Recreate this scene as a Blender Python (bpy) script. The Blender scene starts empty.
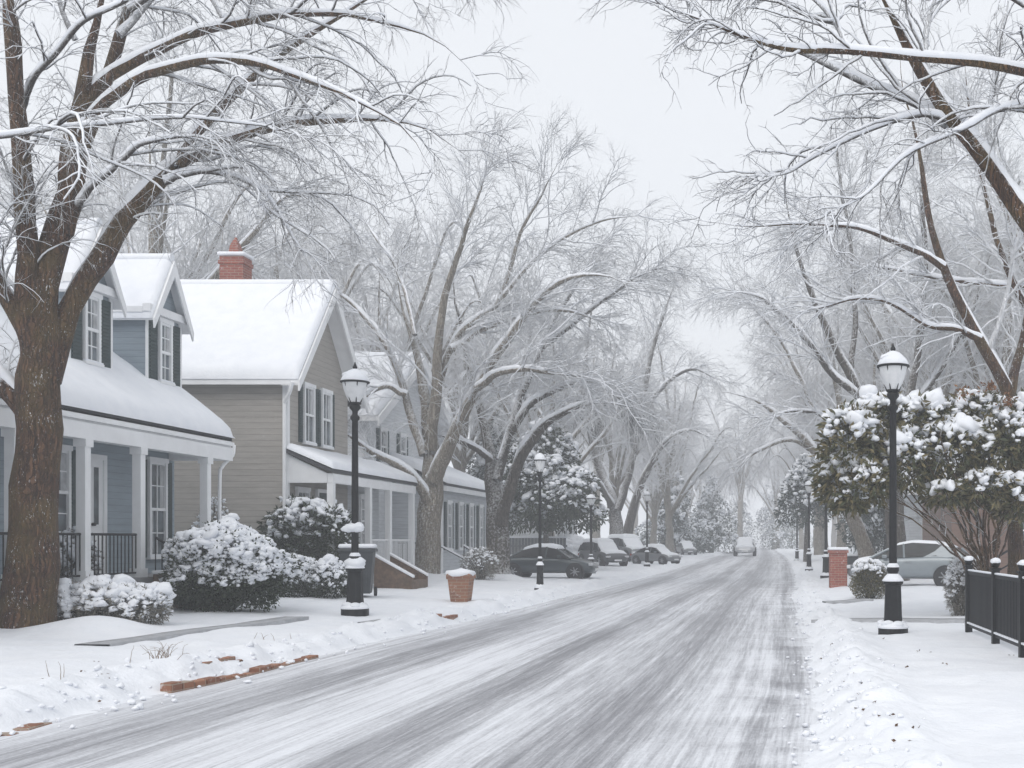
import bpy, bmesh, math, random
import numpy as np
from mathutils import Vector, Matrix
R = math.radians
SC = bpy.context.scene
COL = SC.collection
# ------------------------------------------------------------------ camera, world, sun, exposure
H, F, VX, VY = 1.65, 1100.0, 755.0, 540.0
cam = bpy.data.cameras.new('camera'); camo = bpy.data.objects.new('camera', cam); COL.objects.link(camo)
camo.location = (0, 0, H); camo.rotation_euler = (R(90), 0, 0)
cam.sensor_width = 36; cam.lens = F * 36 / 1024
cam.shift_x = -(VX - 512) / 1024; cam.shift_y = (VY - 384) / 1024
cam.clip_start = 0.1; cam.clip_end = 2000
SC.camera = camo
w = bpy.data.worlds.new('World'); SC.world = w; w.use_nodes = True
nt = w.node_tree; nt.nodes.clear()
out = nt.nodes.new('ShaderNodeOutputWorld'); bg = nt.nodes.new('ShaderNodeBackground')
sky = nt.nodes.new('ShaderNodeTexSky'); sky.sky_type = 'NISHITA'; sky.sun_disc = False
sky.sun_elevation = R(42); sky.sun_rotation = R(200); sky.air_density = 1.0; sky.dust_density = 6.0; sky.ozone_density = 1.0
mix = nt.nodes.new('ShaderNodeMix'); mix.data_type = 'RGBA'; mix.inputs[0].default_value = 0.88
mix.inputs[7].default_value = (7.3, 7.48, 7.75, 1)       # the even white of the cloud deck
nt.links.new(sky.outputs[0], mix.inputs[6]); nt.links.new(mix.outputs[2], bg.inputs[0])
bg.inputs[1].default_value = 0.1; nt.links.new(bg.outputs[0], out.inputs[0])
sun = bpy.data.lights.new('sun', 'SUN'); sun.energy = 0.95; sun.angle = R(50); sun.color = (1, .98, .95)
suno = bpy.data.objects.new('sun', sun); COL.objects.link(suno)
suno.rotation_euler = (R(42), 0, R(-25))
SC.view_settings.view_transform = 'Standard'; SC.view_settings.look = 'None'
SC.view_settings.exposure = 0.42; SC.view_settings.gamma = 1.0; SC.view_settings.use_curve_mapping = False
SC.cycles.max_bounces = 8; SC.cycles.diffuse_bounces = 6; SC.cycles.glossy_bounces = 2
SC.cycles.transmission_bounces = 4; SC.cycles.transparent_max_bounces = 8; SC.cycles.volume_bounces = 4
SC.cycles.use_denoising = True
SC.cycles.caustics_reflective = False; SC.cycles.caustics_refractive = False

rng = np.random.default_rng(7)
random.seed(5)
def at(x, y, Y):                       # photo pixel at depth Y -> world point
    s = F / Y
    return np.array([(x - VX) / s, Y, H - (y - VY) / s])

# ------------------------------------------------------------------ numpy value noise
def vhash(i, j, k, seed):
    n = (i * 374761393 + j * 668265263 + k * 2147483647 + seed * 974711) & 0xffffffff
    n = ((n ^ (n >> 13)) * 1274126177) & 0xffffffff
    n = ((n ^ (n >> 16)) * 2246822519) & 0xffffffff
    return ((n ^ (n >> 15)) & 0xffff) / 32767.5 - 1.0
def vnoise(P, scale=1.0, seed=0):      # P (...,3) -> (...)
    Q = np.asarray(P, dtype=np.float64) / scale
    I = np.floor(Q).astype(np.int64); f = Q - I; f = f * f * (3 - 2 * f)
    r = 0
    for a in (0, 1):
        for b in (0, 1):
            for c in (0, 1):
                wgt = (f[..., 0] if a else 1 - f[..., 0]) * (f[..., 1] if b else 1 - f[..., 1]) * (f[..., 2] if c else 1 - f[..., 2])
                r = r + wgt * vhash(I[..., 0] + a, I[..., 1] + b, I[..., 2] + c, seed)
    return r
def sstep(x, a, b):
    t = np.clip((np.asarray(x, float) - a) / (b - a), 0, 1); return t * t * (3 - 2 * t)

# ------------------------------------------------------------------ materials
def new_mat(name):
    m = bpy.data.materials.new(name); m.use_nodes = True
    return m, m.node_tree, m.node_tree.nodes['Principled BSDF']
def nd(t, kind, **kw):
    n = t.nodes.new('ShaderNode' + kind)
    for k, v in kw.items(): setattr(n, k, v)
    return n
def noise_node(t, scale, detail=3, rough=.55, vec=None):
    n = nd(t, 'TexNoise'); n.inputs['Scale'].default_value = scale; n.inputs['Detail'].default_value = detail
    n.inputs['Roughness'].default_value = rough
    if vec is not None: t.links.new(vec, n.inputs['Vector'])
    return n
def pos_node(t): return nd(t, 'NewGeometry').outputs['Position']
def scaled(t, vec, sx, sy, sz):
    m = nd(t, 'Mapping'); m.inputs['Scale'].default_value = (sx, sy, sz); t.links.new(vec, m.inputs['Vector']); return m.outputs[0]
def ramp(t, fac, stops):
    r = nd(t, 'ValToRGB'); e = r.color_ramp.elements
    while len(e) < len(stops): e.new(.5)
    for el, (p, c) in zip(e, stops):
        el.position = p; el.color = (*c, 1) if len(c) == 3 else c
    t.links.new(fac, r.inputs[0]); return r.outputs[0]
def mth(t, op, a, b=None, clamp=False):
    n = nd(t, 'Math', operation=op); n.use_clamp = clamp
    for i, v in ((0, a), (1, b)):
        if v is None: continue
        if isinstance(v, (int, float)): n.inputs[i].default_value = v
        else: t.links.new(v, n.inputs[i])
    return n.outputs[0]
def mixc(t, fac, a, b):
    n = nd(t, 'Mix', data_type='RGBA')
    if isinstance(fac, (int, float)): n.inputs[0].default_value = fac
    else: t.links.new(fac, n.inputs[0])
    for i, v in ((6, a), (7, b)):
        if isinstance(v, tuple): n.inputs[i].default_value = (*v[:3], 1)
        else: t.links.new(v, n.inputs[i])
    return n.outputs[2]
def bump(t, p, h, strength=.3, dist=.02):
    b = nd(t, 'Bump'); b.inputs['Strength'].default_value = strength; b.inputs['Distance'].default_value = dist
    t.links.new(h, b.inputs['Height']); t.links.new(b.outputs[0], p.inputs['Normal'])
def flat(name, col, rough=.6, var=.12, scale=6, metal=0, bmp=0, coat=0):
    m, t, p = new_mat(name)
    n = noise_node(t, scale, 4, .6, pos_node(t))
    c = ramp(t, n.outputs[0], [(.3, tuple(v * (1 - var) for v in col)), (.7, tuple(min(1, v * (1 + var)) for v in col))])
    t.links.new(c, p.inputs['Base Color']); p.inputs['Roughness'].default_value = rough; p.inputs['Metallic'].default_value = metal
    p.inputs['Coat Weight'].default_value = coat
    if bmp: bump(t, p, n.outputs[0], .5, bmp)
    return m
SNOWC = (.91, .925, .95)
def snow_mat(name, s1=3.0, s2=26.0, dist=.02):
    m, t, p = new_mat(name); g = pos_node(t)
    a = noise_node(t, s1, 4, .6, g); b = noise_node(t, s2, 3, .6, g)
    h = mth(t, 'ADD', a.outputs[0], mth(t, 'MULTIPLY', b.outputs[0], .35))
    c = ramp(t, a.outputs[0], [(.3, (.75, .775, .82)), (.7, (.81, .83, .865))])
    t.links.new(c, p.inputs['Base Color']); p.inputs['Roughness'].default_value = .65
    p.inputs['Specular IOR Level'].default_value = .25
    bump(t, p, h, .55, dist); return m
M = {}
M['snow'] = snow_mat('fresh_snow'); M['ground_snow'] = snow_mat('ground_snow', 2.2, 16, .05)
M['snow_soft'] = snow_mat('soft_snow', 9, 60, .008)
def bark_mat(name, c1, c2, lo=.05, hi=.5, moss=None, fleck=True, vs=9):
    m, t, p = new_mat(name); g = nd(t, 'NewGeometry'); pos = g.outputs['Position']
    vo = nd(t, 'TexVoronoi', feature='DISTANCE_TO_EDGE'); wz = noise_node(t, 3, 3, .6, pos); vm = nd(t, 'VectorMath', operation='ADD'); sc_ = nd(t, 'VectorMath', operation='SCALE'); t.links.new(wz.outputs['Color'], sc_.inputs[0]); sc_.inputs['Scale'].default_value = .25; t.links.new(pos, vm.inputs[0]); t.links.new(sc_.outputs[0], vm.inputs[1]); t.links.new(scaled(t, vm.outputs[0], vs * 2.3, vs * 2.3, vs * .17), vo.inputs['Vector']); vo.inputs['Scale'].default_value = 1
    n = noise_node(t, 1, 6, .65, scaled(t, pos, vs * 2.5, vs * 2.5, vs * .45)); n2 = noise_node(t, 2.2, 3, .5, pos)
    fur = ramp(t, vo.outputs['Distance'], [(.0, (.35, .35, .35)), (.2, (1, 1, 1))]); col = mixc(t, fur, tuple(v * .5 for v in c1), ramp(t, n.outputs[0], [(.34, c1), (.66, c2)]))
    if moss: col = mixc(t, mth(t, 'MULTIPLY', ramp(t, n2.outputs[0], [(.42, (0, 0, 0)), (.62, (1, 1, 1))]), .5), col, moss)
    sep = nd(t, 'SeparateXYZ'); t.links.new(g.outputs['Normal'], sep.inputs[0])
    n3 = noise_node(t, 14, 4, .65, pos)
    v = mth(t, 'ADD', sep.outputs[2], mth(t, 'MULTIPLY', mth(t, 'SUBTRACT', n3.outputs[0], .5), 1.1))
    f = nd(t, 'MapRange'); t.links.new(v, f.inputs[0]); f.inputs[1].default_value = lo; f.inputs[2].default_value = hi
    fac = f.outputs[0]
    if fleck:
        n4 = noise_node(t, 46, 5, .75, scaled(t, pos, 1, 1, .45)); n5 = noise_node(t, 3, 2, .5, pos)
        fl = nd(t, 'MapRange'); t.links.new(mth(t, 'ADD', n4.outputs[0], mth(t, 'MULTIPLY', n5.outputs[0], .25)), fl.inputs[0]); fl.inputs[1].default_value = .745; fl.inputs[2].default_value = .8
        fac = mth(t, 'MAXIMUM', fac, mth(t, 'MULTIPLY', fl.outputs[0], .8))
    t.links.new(mixc(t, fac, col, SNOWC), p.inputs['Base Color']); p.inputs['Roughness'].default_value = .85
    bump(t, p, mth(t, 'ADD', mth(t, 'MULTIPLY', n.outputs[0], .5), fur), 1.0, .035); return m
M['bark_brown'] = bark_mat('brown_mossy_bark', (.028, .015, .009), (.155, .08, .043), .35, .8, (.12, .085, .03))
M['bark_grey'] = bark_mat('grey_bark', (.17, .15, .125), (.38, .34, .285), .1, .6)
M['bark_dark'] = bark_mat('dark_bark', (.05, .044, .038), (.17, .15, .13), .08, .55, fleck=False)
M['twig'] = bark_mat('snowy_twig', (.05, .04, .035), (.13, .105, .09), -.75, .15, fleck=False, vs=20)
M['twig_far'] = bark_mat('frosted_twig', (.20, .195, .195), (.40, .395, .39), -1.3, -.4, fleck=False, vs=14)
def siding(name, col, pitch=.13, snowy=.0):
    m, t, p = new_mat(name); pos = pos_node(t); sep = nd(t, 'SeparateXYZ'); t.links.new(pos, sep.inputs[0])
    fr = mth(t, 'FRACT', mth(t, 'MULTIPLY', sep.outputs[2], 1 / pitch))
    n = noise_node(t, 1, 4, .6, scaled(t, pos, 2, 2, 14)); n2 = noise_node(t, .8, 3, .5, pos)
    c = ramp(t, n.outputs[0], [(.3, tuple(v * .88 for v in col)), (.7, tuple(v * 1.1 for v in col))])
    line = ramp(t, fr, [(0.0, (.55, .55, .55)), (.09, (1, 1, 1)), (1, (1, 1, 1))])
    mul = nd(t, 'Mix', data_type='RGBA', blend_type='MULTIPLY'); mul.inputs[0].default_value = 1
    t.links.new(c, mul.inputs[6]); t.links.new(line, mul.inputs[7])
    n4 = noise_node(t, 9, 5, .7, scaled(t, pos, 1, 1, 3))
    fl = nd(t, 'MapRange'); t.links.new(n4.outputs[0], fl.inputs[0]); fl.inputs[1].default_value = .62; fl.inputs[2].default_value = .8
    fac = mth(t, 'MULTIPLY', fl.outputs[0], snowy)
    t.links.new(mixc(t, fac, mul.outputs[2], SNOWC), p.inputs['Base Color']); p.inputs['Roughness'].default_value = .6
    h = mth(t, 'ADD', mth(t, 'SUBTRACT', 1, fr), mth(t, 'MULTIPLY', n.outputs[0], .1)); bump(t, p, h, .7, .02); return m
M['blue_siding'] = siding('blue_grey_siding', (.25, .30, .34)); M['tan_siding'] = siding('taupe_siding', (.345, .325, .298), .15, .3)
M['grey_siding'] = siding('pale_grey_siding', (.50, .525, .55)); M['brown_siding'] = siding('brown_board_siding', (.17, .105, .08), .2, .2)
M['white_siding'] = siding('white_siding', (.6, .62, .64))
M['white'] = flat('white_trim_paint', (.78, .79, .8), .45, .05, 3)
M['shutter'] = flat('dark_green_shutter_paint', (.028, .05, .052), .5, .15, 8)
M['curtain'] = flat('pale_curtain', (.42, .43, .44), .9, .3, 4)
M['roof_edge'] = flat('dark_shingle', (.06, .062, .068), .9, .3, 20)
M['black'] = flat('black_metal_paint', (.014, .015, .017), .35, .25, 14, 0, .002)
M['porch_wood'] = flat('grey_porch_board', (.3, .3, .31), .6, .15, 5)
M['brown_wood'] = flat('weathered_brown_wood', (.125, .082, .055), .7, .35, 9, 0, .01)
M['terracotta'] = flat('terracotta', (.42, .2, .12), .8, .2, 12, 0, .01)
M['concrete'] = flat('grey_concrete', (.36, .37, .39), .8, .2, 7, 0, .01)
for _k in ('black',): M[_k].node_tree.nodes['Principled BSDF'].inputs['Specular IOR Level'].default_value = .2; M[_k].node_tree.nodes['Principled BSDF'].inputs['Roughness'].default_value = .5
M['bin'] = flat('dark_grey_plastic', (.035, .042, .048), .5, .15, 5)
M['tyre'] = flat('black_rubber', (.018, .018, .02), .8, .2, 10)
M['rim'] = flat('grey_alloy', (.32, .33, .35), .35, .1, 10, .7)
M['chrome'] = flat('lamp_lens', (.55, .56, .58), .2, .1, 5)
M['red_lens'] = flat('red_lens', (.25, .02, .02), .2, .1, 5)
M['moss'] = flat('grey_hanging_moss', (.10, .105, .11), .95, .35, 3)
M['dry'] = flat('dry_stem', (.2, .14, .09), .9, .3, 10)
M['fence_wood'] = flat('grey_weathered_boards', (.16, .17, .18), .8, .25, 6, 0, .01)
def glass_mat(name, col, rough=.08):
    m, t, p = new_mat(name); n = noise_node(t, 2.5, 3, .5, pos_node(t))
    c = ramp(t, n.outputs[0], [(.35, tuple(v * .5 for v in col)), (.65, tuple(v * 1.4 for v in col))])
    t.links.new(c, p.inputs['Base Color']); p.inputs['Roughness'].default_value = rough
    p.inputs['Specular IOR Level'].default_value = .7; return m
M['window'] = glass_mat('window_glass', (.12, .14, .155)); M['car_glass'] = glass_mat('dark_car_glass', (.012, .015, .018), .15); M['car_glass'].node_tree.nodes['Principled BSDF'].inputs['Specular IOR Level'].default_value = .25
def lamp_glass():
    m, t, p = new_mat('frosted_lamp_glass'); n = noise_node(t, 12, 3, .5, pos_node(t))
    t.links.new(ramp(t, n.outputs[0], [(.3, (.75, .77, .79)), (.7, (.88, .89, .9))]), p.inputs['Base Color'])
    p.inputs['Roughness'].default_value = .3; p.inputs['Alpha'].default_value = .8; return m
M['lamp_glass'] = lamp_glass()
def brick_mat(name, c1, c2, mortar, sx=4.0):
    m, t, p = new_mat(name); pos = pos_node(t)
    sep = nd(t, 'SeparateXYZ'); t.links.new(pos, sep.inputs[0]); cb = nd(t, 'CombineXYZ')
    t.links.new(mth(t, 'ADD', sep.outputs[0], sep.outputs[1]), cb.inputs[0]); t.links.new(sep.outputs[2], cb.inputs[1])
    b = nd(t, 'TexBrick'); t.links.new(cb.outputs[0], b.inputs['Vector']); b.inputs['Scale'].default_value = sx
    b.inputs['Color1'].default_value = (*c1, 1); b.inputs['Color2'].default_value = (*c2, 1); b.inputs['Mortar'].default_value = (*mortar, 1)
    b.inputs['Mortar Size'].default_value = .025; b.inputs['Brick Width'].default_value = .85; b.inputs['Row Height'].default_value = .3
    n4 = noise_node(t, 11, 4, .7, pos)
    fl = nd(t, 'MapRange'); t.links.new(n4.outputs[0], fl.inputs[0]); fl.inputs[1].default_value = .6; fl.inputs[2].default_value = .75
    t.links.new(mixc(t, mth(t, 'MULTIPLY', fl.outputs[0], .5), b.outputs[0], SNOWC), p.inputs['Base Color']); p.inputs['Roughness'].default_value = .85
    bump(t, p, b.outputs['Fac'], -.4, .01); return m
M['brick'] = brick_mat('red_brick', (.30, .085, .055), (.22, .06, .045), (.3, .24, .2))
M['brick_orange'] = brick_mat('orange_brick', (.30, .14, .08), (.2, .09, .055), (.3, .24, .19))
def leaf_mat(name, c1, c2):
    m, t, p = new_mat(name); g = nd(t, 'NewGeometry')
    t.links.new(ramp(t, g.outputs['Random Per Island'], [(0, c1), (1, c2)]), p.inputs['Base Color'])
    p.inputs['Roughness'].default_value = .5; p.inputs['Specular IOR Level'].default_value = .3; return m
M['leaf_dark'] = leaf_mat('dark_evergreen_leaf', (.018, .03, .018), (.06, .075, .045))
M['leaf_mag'] = leaf_mat('waxy_olive_leaf', (.035, .048, .02), (.17, .14, .07))
M['leaf_dry'] = leaf_mat('dry_pale_leaf', (.12, .12, .10), (.3, .28, .25))
M['leaf_far'] = leaf_mat('far_evergreen_leaf', (.02, .035, .028), (.07, .09, .075))
def paint(name, c): 
    m = flat(name, c, .3, .08, 3, .3, 0, .6); return m

# ------------------------------------------------------------------ object helpers
def link(o, parent=None):
    COL.objects.link(o)
    if parent is not None: o.parent = parent
    return o
def thing(name, label, cat, loc=(0, 0, 0), rz=0, group=None):
    o = bpy.data.objects.new(name, None); link(o); o.location = loc; o.rotation_euler = (0, 0, rz); o.empty_display_size = .2
    o['label'] = label; o['category'] = cat
    if group: o['group'] = group
    return o
def tag(o, label=None, cat=None, group=None, kind=None):
    if label: o['label'] = label
    if cat: o['category'] = cat
    if group: o['group'] = group
    if kind: o['kind'] = kind
    return o
def np_obj(name, V, Fq, mat, parent=None, smooth=True, uv=None):
    """V (n,3), Fq (m,3 or 4)"""
    V = np.asarray(V, np.float32).reshape(-1, 3); Fq = np.asarray(Fq, np.int32); k = Fq.shape[1]
    me = bpy.data.meshes.new(name)
    me.vertices.add(len(V)); me.vertices.foreach_set('co', V.ravel())
    me.loops.add(Fq.size); me.loops.foreach_set('vertex_index', Fq.ravel())
    me.polygons.add(len(Fq)); me.polygons.foreach_set('loop_start', np.arange(0, Fq.size, k, dtype=np.int32))
    me.polygons.foreach_set('loop_total', np.full(len(Fq), k, np.int32))
    me.polygons.foreach_set('use_smooth', np.full(len(Fq), smooth, bool))
    if uv is not None:
        l = me.uv_layers.new(name='uv'); l.data.foreach_set('uv', np.asarray(uv, np.float32)[Fq.ravel()].ravel())
    me.update(calc_edges=True); me.materials.append(mat)
    return link(bpy.data.objects.new(name, me), parent)
class MB:
    def __init__(s): s.bm = bmesh.new()
    def box(s, x0, x1, y0, y1, z0, z1, bev=0):
        v = [s.bm.verts.new((x, y, z)) for z in (z0, z1) for x, y in ((x0, y0), (x1, y0), (x1, y1), (x0, y1))]
        fs = [s.bm.faces.new([v[i] for i in f]) for f in ((3, 2, 1, 0), (4, 5, 6, 7), (0, 1, 5, 4), (1, 2, 6, 5), (2, 3, 7, 6), (3, 0, 4, 7))]
        if bev: bmesh.ops.bevel(s.bm, geom=list({e for f in fs for e in f.edges}), offset=bev, segments=3, profile=.5, affect='EDGES')
        return s
    def prism(s, poly, axis, a, b, bev=0):
        """poly: 2D points; axis 'x': (y,z) pts, 'y': (x,z) pts, 'z': (x,y)"""
        def P(p, c): return {'x': (c, p[0], p[1]), 'y': (p[0], c, p[1]), 'z': (p[0], p[1], c)}[axis]
        A = [s.bm.verts.new(P(p, a)) for p in poly]; B = [s.bm.verts.new(P(p, b)) for p in poly]
        n = len(poly); fs = [s.bm.faces.new(A), s.bm.faces.new(B[::-1])]
        for i in range(n): fs.append(s.bm.faces.new((A[i], B[i], B[(i + 1) % n], A[(i + 1) % n])))
        bmesh.ops.recalc_face_normals(s.bm, faces=fs)
        if bev: bmesh.ops.bevel(s.bm, geom=list({e for f in fs for e in f.edges}), offset=bev, segments=3, profile=.5, affect='EDGES')
        return s
    def bar(s, p, q, r, sides=8, r2=None):
        p, q = Vector(p), Vector(q); d = (q - p).normalized(); u = d.cross(Vector((0, 0, 1)) if abs(d.z) < .9 else Vector((1, 0, 0))).normalized(); v = d.cross(u)
        r2 = r if r2 is None else r2; L = []
        for c, rr in ((p, r), (q, r2)):
            L.append([s.bm.verts.new(c + (u * math.cos(a) + v * math.sin(a)) * rr) for a in [2 * math.pi * i / sides for i in range(sides)]])
        for i in range(sides): s.bm.faces.new((L[0][i], L[0][(i + 1) % sides], L[1][(i + 1) % sides], L[1][i]))
        s.bm.faces.new(L[0][::-1]); s.bm.faces.new(L[1]); return s
    def lathe(s, prof, cx=0, cy=0, sides=16, rot=0):
        L = []
        for r, z in prof: L.append([s.bm.verts.new((cx + r * math.cos(rot + 2 * math.pi * i / sides), cy + r * math.sin(rot + 2 * math.pi * i / sides), z)) for i in range(sides)])
        for a, b in zip(L, L[1:]):
            for i in range(sides): s.bm.faces.new((a[i], a[(i + 1) % sides], b[(i + 1) % sides], b[i]))
        s.bm.faces.new(L[0][::-1]); s.bm.faces.new(L[-1]); return s
    def build(s, name, mat, parent=None, smooth=False):
        me = bpy.data.meshes.new(name); bmesh.ops.recalc_face_normals(s.bm, faces=s.bm.faces[:]); s.bm.to_mesh(me); s.bm.free(); me.materials.append(mat)
        if smooth:
            me.polygons.foreach_set('use_smooth', [True] * len(me.polygons))
            try: me.set_sharp_from_angle(angle=R(40))
            except Exception: pass
        return link(bpy.data.objects.new(name, me), parent)
def copy_thing(o, loc=None, rz=None, scale=None, label=None, group=None):
    def rec(a, par):
        c = a.copy(); COL.objects.link(c)
        if par is not None: c.parent = par
        for ch in KIDS.get(a.name, a.children): rec(ch, c)
        return c
    c = rec(o, None)
    if loc is not None: c.location = loc
    if rz is not None: c.rotation_euler = (0, 0, rz)
    if scale is not None: c.scale = scale if hasattr(scale, '__len__') else (scale,) * 3
    if label: c['label'] = label
    if group: c['group'] = group
    return c
KIDS = {}

# snow blobs: many smooth lumps in one mesh
_ib = bmesh.new(); bmesh.ops.create_icosphere(_ib, subdivisions=2, radius=1)
ICOV = np.array([v.co[:] for v in _ib.verts]); ICOF = np.array([[v.index for v in f.verts] for f in _ib.faces]); _ib.free()
def blobs(name, C, S, mat, parent=None, lump=.4, flatb=.75, tilt=.0):
    C = np.asarray(C); S = np.asarray(S)             # S (n,3)
    V = ICOV[None] * (1 + lump * vnoise(ICOV[None] * 1.3 + C[:, None] * 7.7, 1.0, 3)[..., None] + .16 * vnoise(ICOV[None] * 3.4 + C[:, None] * 9.1, 1.0, 4)[..., None])
    V = np.where(V[..., 2:3] < 0, V * np.array([1, 1, flatb]), V)
    V = V * S[:, None]; rr = np.random.default_rng(len(C) + 17); ax = rr.normal(size=(len(C), 3)); ax /= np.linalg.norm(ax, axis=1, keepdims=True); an = rr.uniform(-tilt, tilt, len(C))[:, None, None]; A = ax[:, None]
    V = V * np.cos(an) + np.cross(np.broadcast_to(A, V.shape), V) * np.sin(an) + A * (V * A).sum(2, keepdims=True) * (1 - np.cos(an)); V = C[:, None] + V
    Fq = ICOF[None] + (np.arange(len(C)) * len(ICOV))[:, None, None]
    return np_obj(name, V, Fq.reshape(-1, 3), mat, parent)
def leaves(name, P, D, L, W, mat, parent=None, rg=None):
    rg = rg or rng; n = len(P); D = D / np.linalg.norm(D, axis=1, keepdims=True)
    U = np.cross(D, rg.normal(size=(n, 3))); U /= np.linalg.norm(U, axis=1, keepdims=True) + 1e-9; N = np.cross(D, U)
    L = np.broadcast_to(L, (n,))[:, None]; W = np.broadcast_to(W, (n,))[:, None]
    V = np.stack([P, P + D * L * .5 + U * W * .5 + N * W * .15, P + D * L - N * W * .1, P + D * L * .5 - U * W * .5 + N * W * .15], 1)
    Fq = np.arange(n * 4).reshape(n, 4)
    return np_obj(name, V, Fq, mat, parent, smooth=False)

# ------------------------------------------------------------------ tubes / trees
def frames(P):
    T = np.gradient(P, axis=1); T /= np.linalg.norm(T, axis=2, keepdims=True) + 1e-9
    md = P[:, -1] - P[:, 0]; md /= np.linalg.norm(md, axis=1, keepdims=True) + 1e-9
    ref = np.where(np.abs(md[:, 2:3]) > .8, np.array([[0.3, 1, 0]]), np.array([[0, 0, 1.0]]))[:, None, :]
    A = np.cross(T, np.broadcast_to(ref, T.shape)); A /= np.linalg.norm(A, axis=2, keepdims=True) + 1e-9
    return T, A, np.cross(T, A)
def tubes(P, Rr, S, rough=0):
    N, K, _ = P.shape; T, A, B = frames(P)
    a = np.arange(S) * 2 * math.pi / S
    off = A[:, :, None] * np.cos(a)[None, None, :, None] + B[:, :, None] * np.sin(a)[None, None, :, None]
    V = P[:, :, None] + off * Rr[:, :, None, None]
    if rough:
        V = V + off * (vnoise(V * np.array([1, 1, .35]), .12, 5) * rough * Rr[:, :, None] + vnoise(V, .5, 6) * rough * .8 * Rr[:, :, None])[..., None]
    n = np.arange(N)[:, None, None] * K * S; k = np.arange(K - 1)[None, :, None] * S; i = np.arange(S)[None, None, :]; j = (i + 1) % S
    Fq = np.stack([n + k + i, n + k + j, n + k + S + j, n + k + S + i], -1).reshape(-1, 4)
    return V.reshape(-1, 3), Fq
def merge(parts):
    Vs, Fs, o = [], [], 0
    for V, Fq in parts: Vs.append(V); Fs.append(Fq + o); o += len(V)
    return np.concatenate(Vs), np.concatenate(Fs)
def snow_tubes(P, Rr, S, c=.012, amt=.8, rg=None):
    T, _, _ = frames(P); z = np.array([0, 0, 1.0])
    U = z - T[..., 2:3] * T; hz = np.linalg.norm(U, axis=2); U /= hz[..., None] + 1e-6
    h = sstep(hz, .2, .75) * (1 + .28 * vnoise(P * 1.0, .18, 9))
    c = np.minimum(c, Rr * .75); rs = (Rr * amt * h + c * h)
    rs = np.maximum(rs, 0); V, Fq = tubes(P + U * (Rr * .72 + rs * .10)[..., None] + z * (c * .3)[..., None], rs, S)
    return V, Fq
def catmull(pts, n):
    p = np.asarray(pts, float); p = np.vstack([2 * p[0] - p[1], p, 2 * p[-1] - p[-2]]); m = len(p) - 3
    t = np.linspace(0, m, n); i = np.minimum(t.astype(int), m - 1); f = (t - i)[:, None]
    a, b, c, d = p[i], p[i + 1], p[i + 2], p[i + 3]
    return .5 * (2 * b + (c - a) * f + (2 * a - 5 * b + 4 * c - d) * f ** 2 + (3 * b - a - 3 * c + d) * f ** 3)
def spawn(P, Rr, dens, L0, L1, K, ang=(25, 65), wig=.25, up=.0, droop=.0, t0=.15, ratio=.012, rmin=.004, taper=.75, rg=None, horiz=0., rtip=.35):
    N, Kp, _ = P.shape; seg = np.linalg.norm(np.diff(P, axis=1), axis=2); Ln = seg.sum(1)
    cnt = rg.poisson(Ln * dens * (1 - t0)); idx = np.repeat(np.arange(N), cnt); n = len(idx)
    if n == 0: return np.zeros((0, K, 3)), np.zeros((0, K))
    t = (t0 + (1 - t0) * rg.random(n)) * (Kp - 1); i = np.minimum(t.astype(int), Kp - 2); f = t - i
    base = P[idx, i] * (1 - f)[:, None] + P[idx, i + 1] * f[:, None]; T = P[idx, i + 1] - P[idx, i]; T /= np.linalg.norm(T, axis=1, keepdims=True) + 1e-9
    pr = Rr[idx, i] * (1 - f) + Rr[idx, i + 1] * f
    q = rg.normal(size=(n, 3)); q[:, 2] *= (1 - horiz); q -= (q * T).sum(1, keepdims=True) * T; q /= np.linalg.norm(q, axis=1, keepdims=True) + 1e-9
    a = np.radians(rg.uniform(ang[0], ang[1], n))[:, None]; D = T * np.cos(a) + q * np.sin(a)
    L = rg.uniform(L0, L1, n) * (1 - taper * .6 * t / (Kp - 1)); step = L / (K - 1)
    r0 = np.maximum(np.minimum(pr * .75, L * ratio), rmin)
    X = [base]; d = D
    for k in range(1, K):
        u = k / (K - 1)
        d = d + rg.normal(size=(n, 3)) * wig; d[:, 2] += up * (1 - u) - droop * u
        d /= np.linalg.norm(d, axis=1, keepdims=True); X.append(X[-1] + d * step[:, None])
    PP = np.stack(X, 1); RR = r0[:, None] * (1 - (1 - rtip) * np.linspace(0, 1, K))[None]
    return PP, RR
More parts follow.
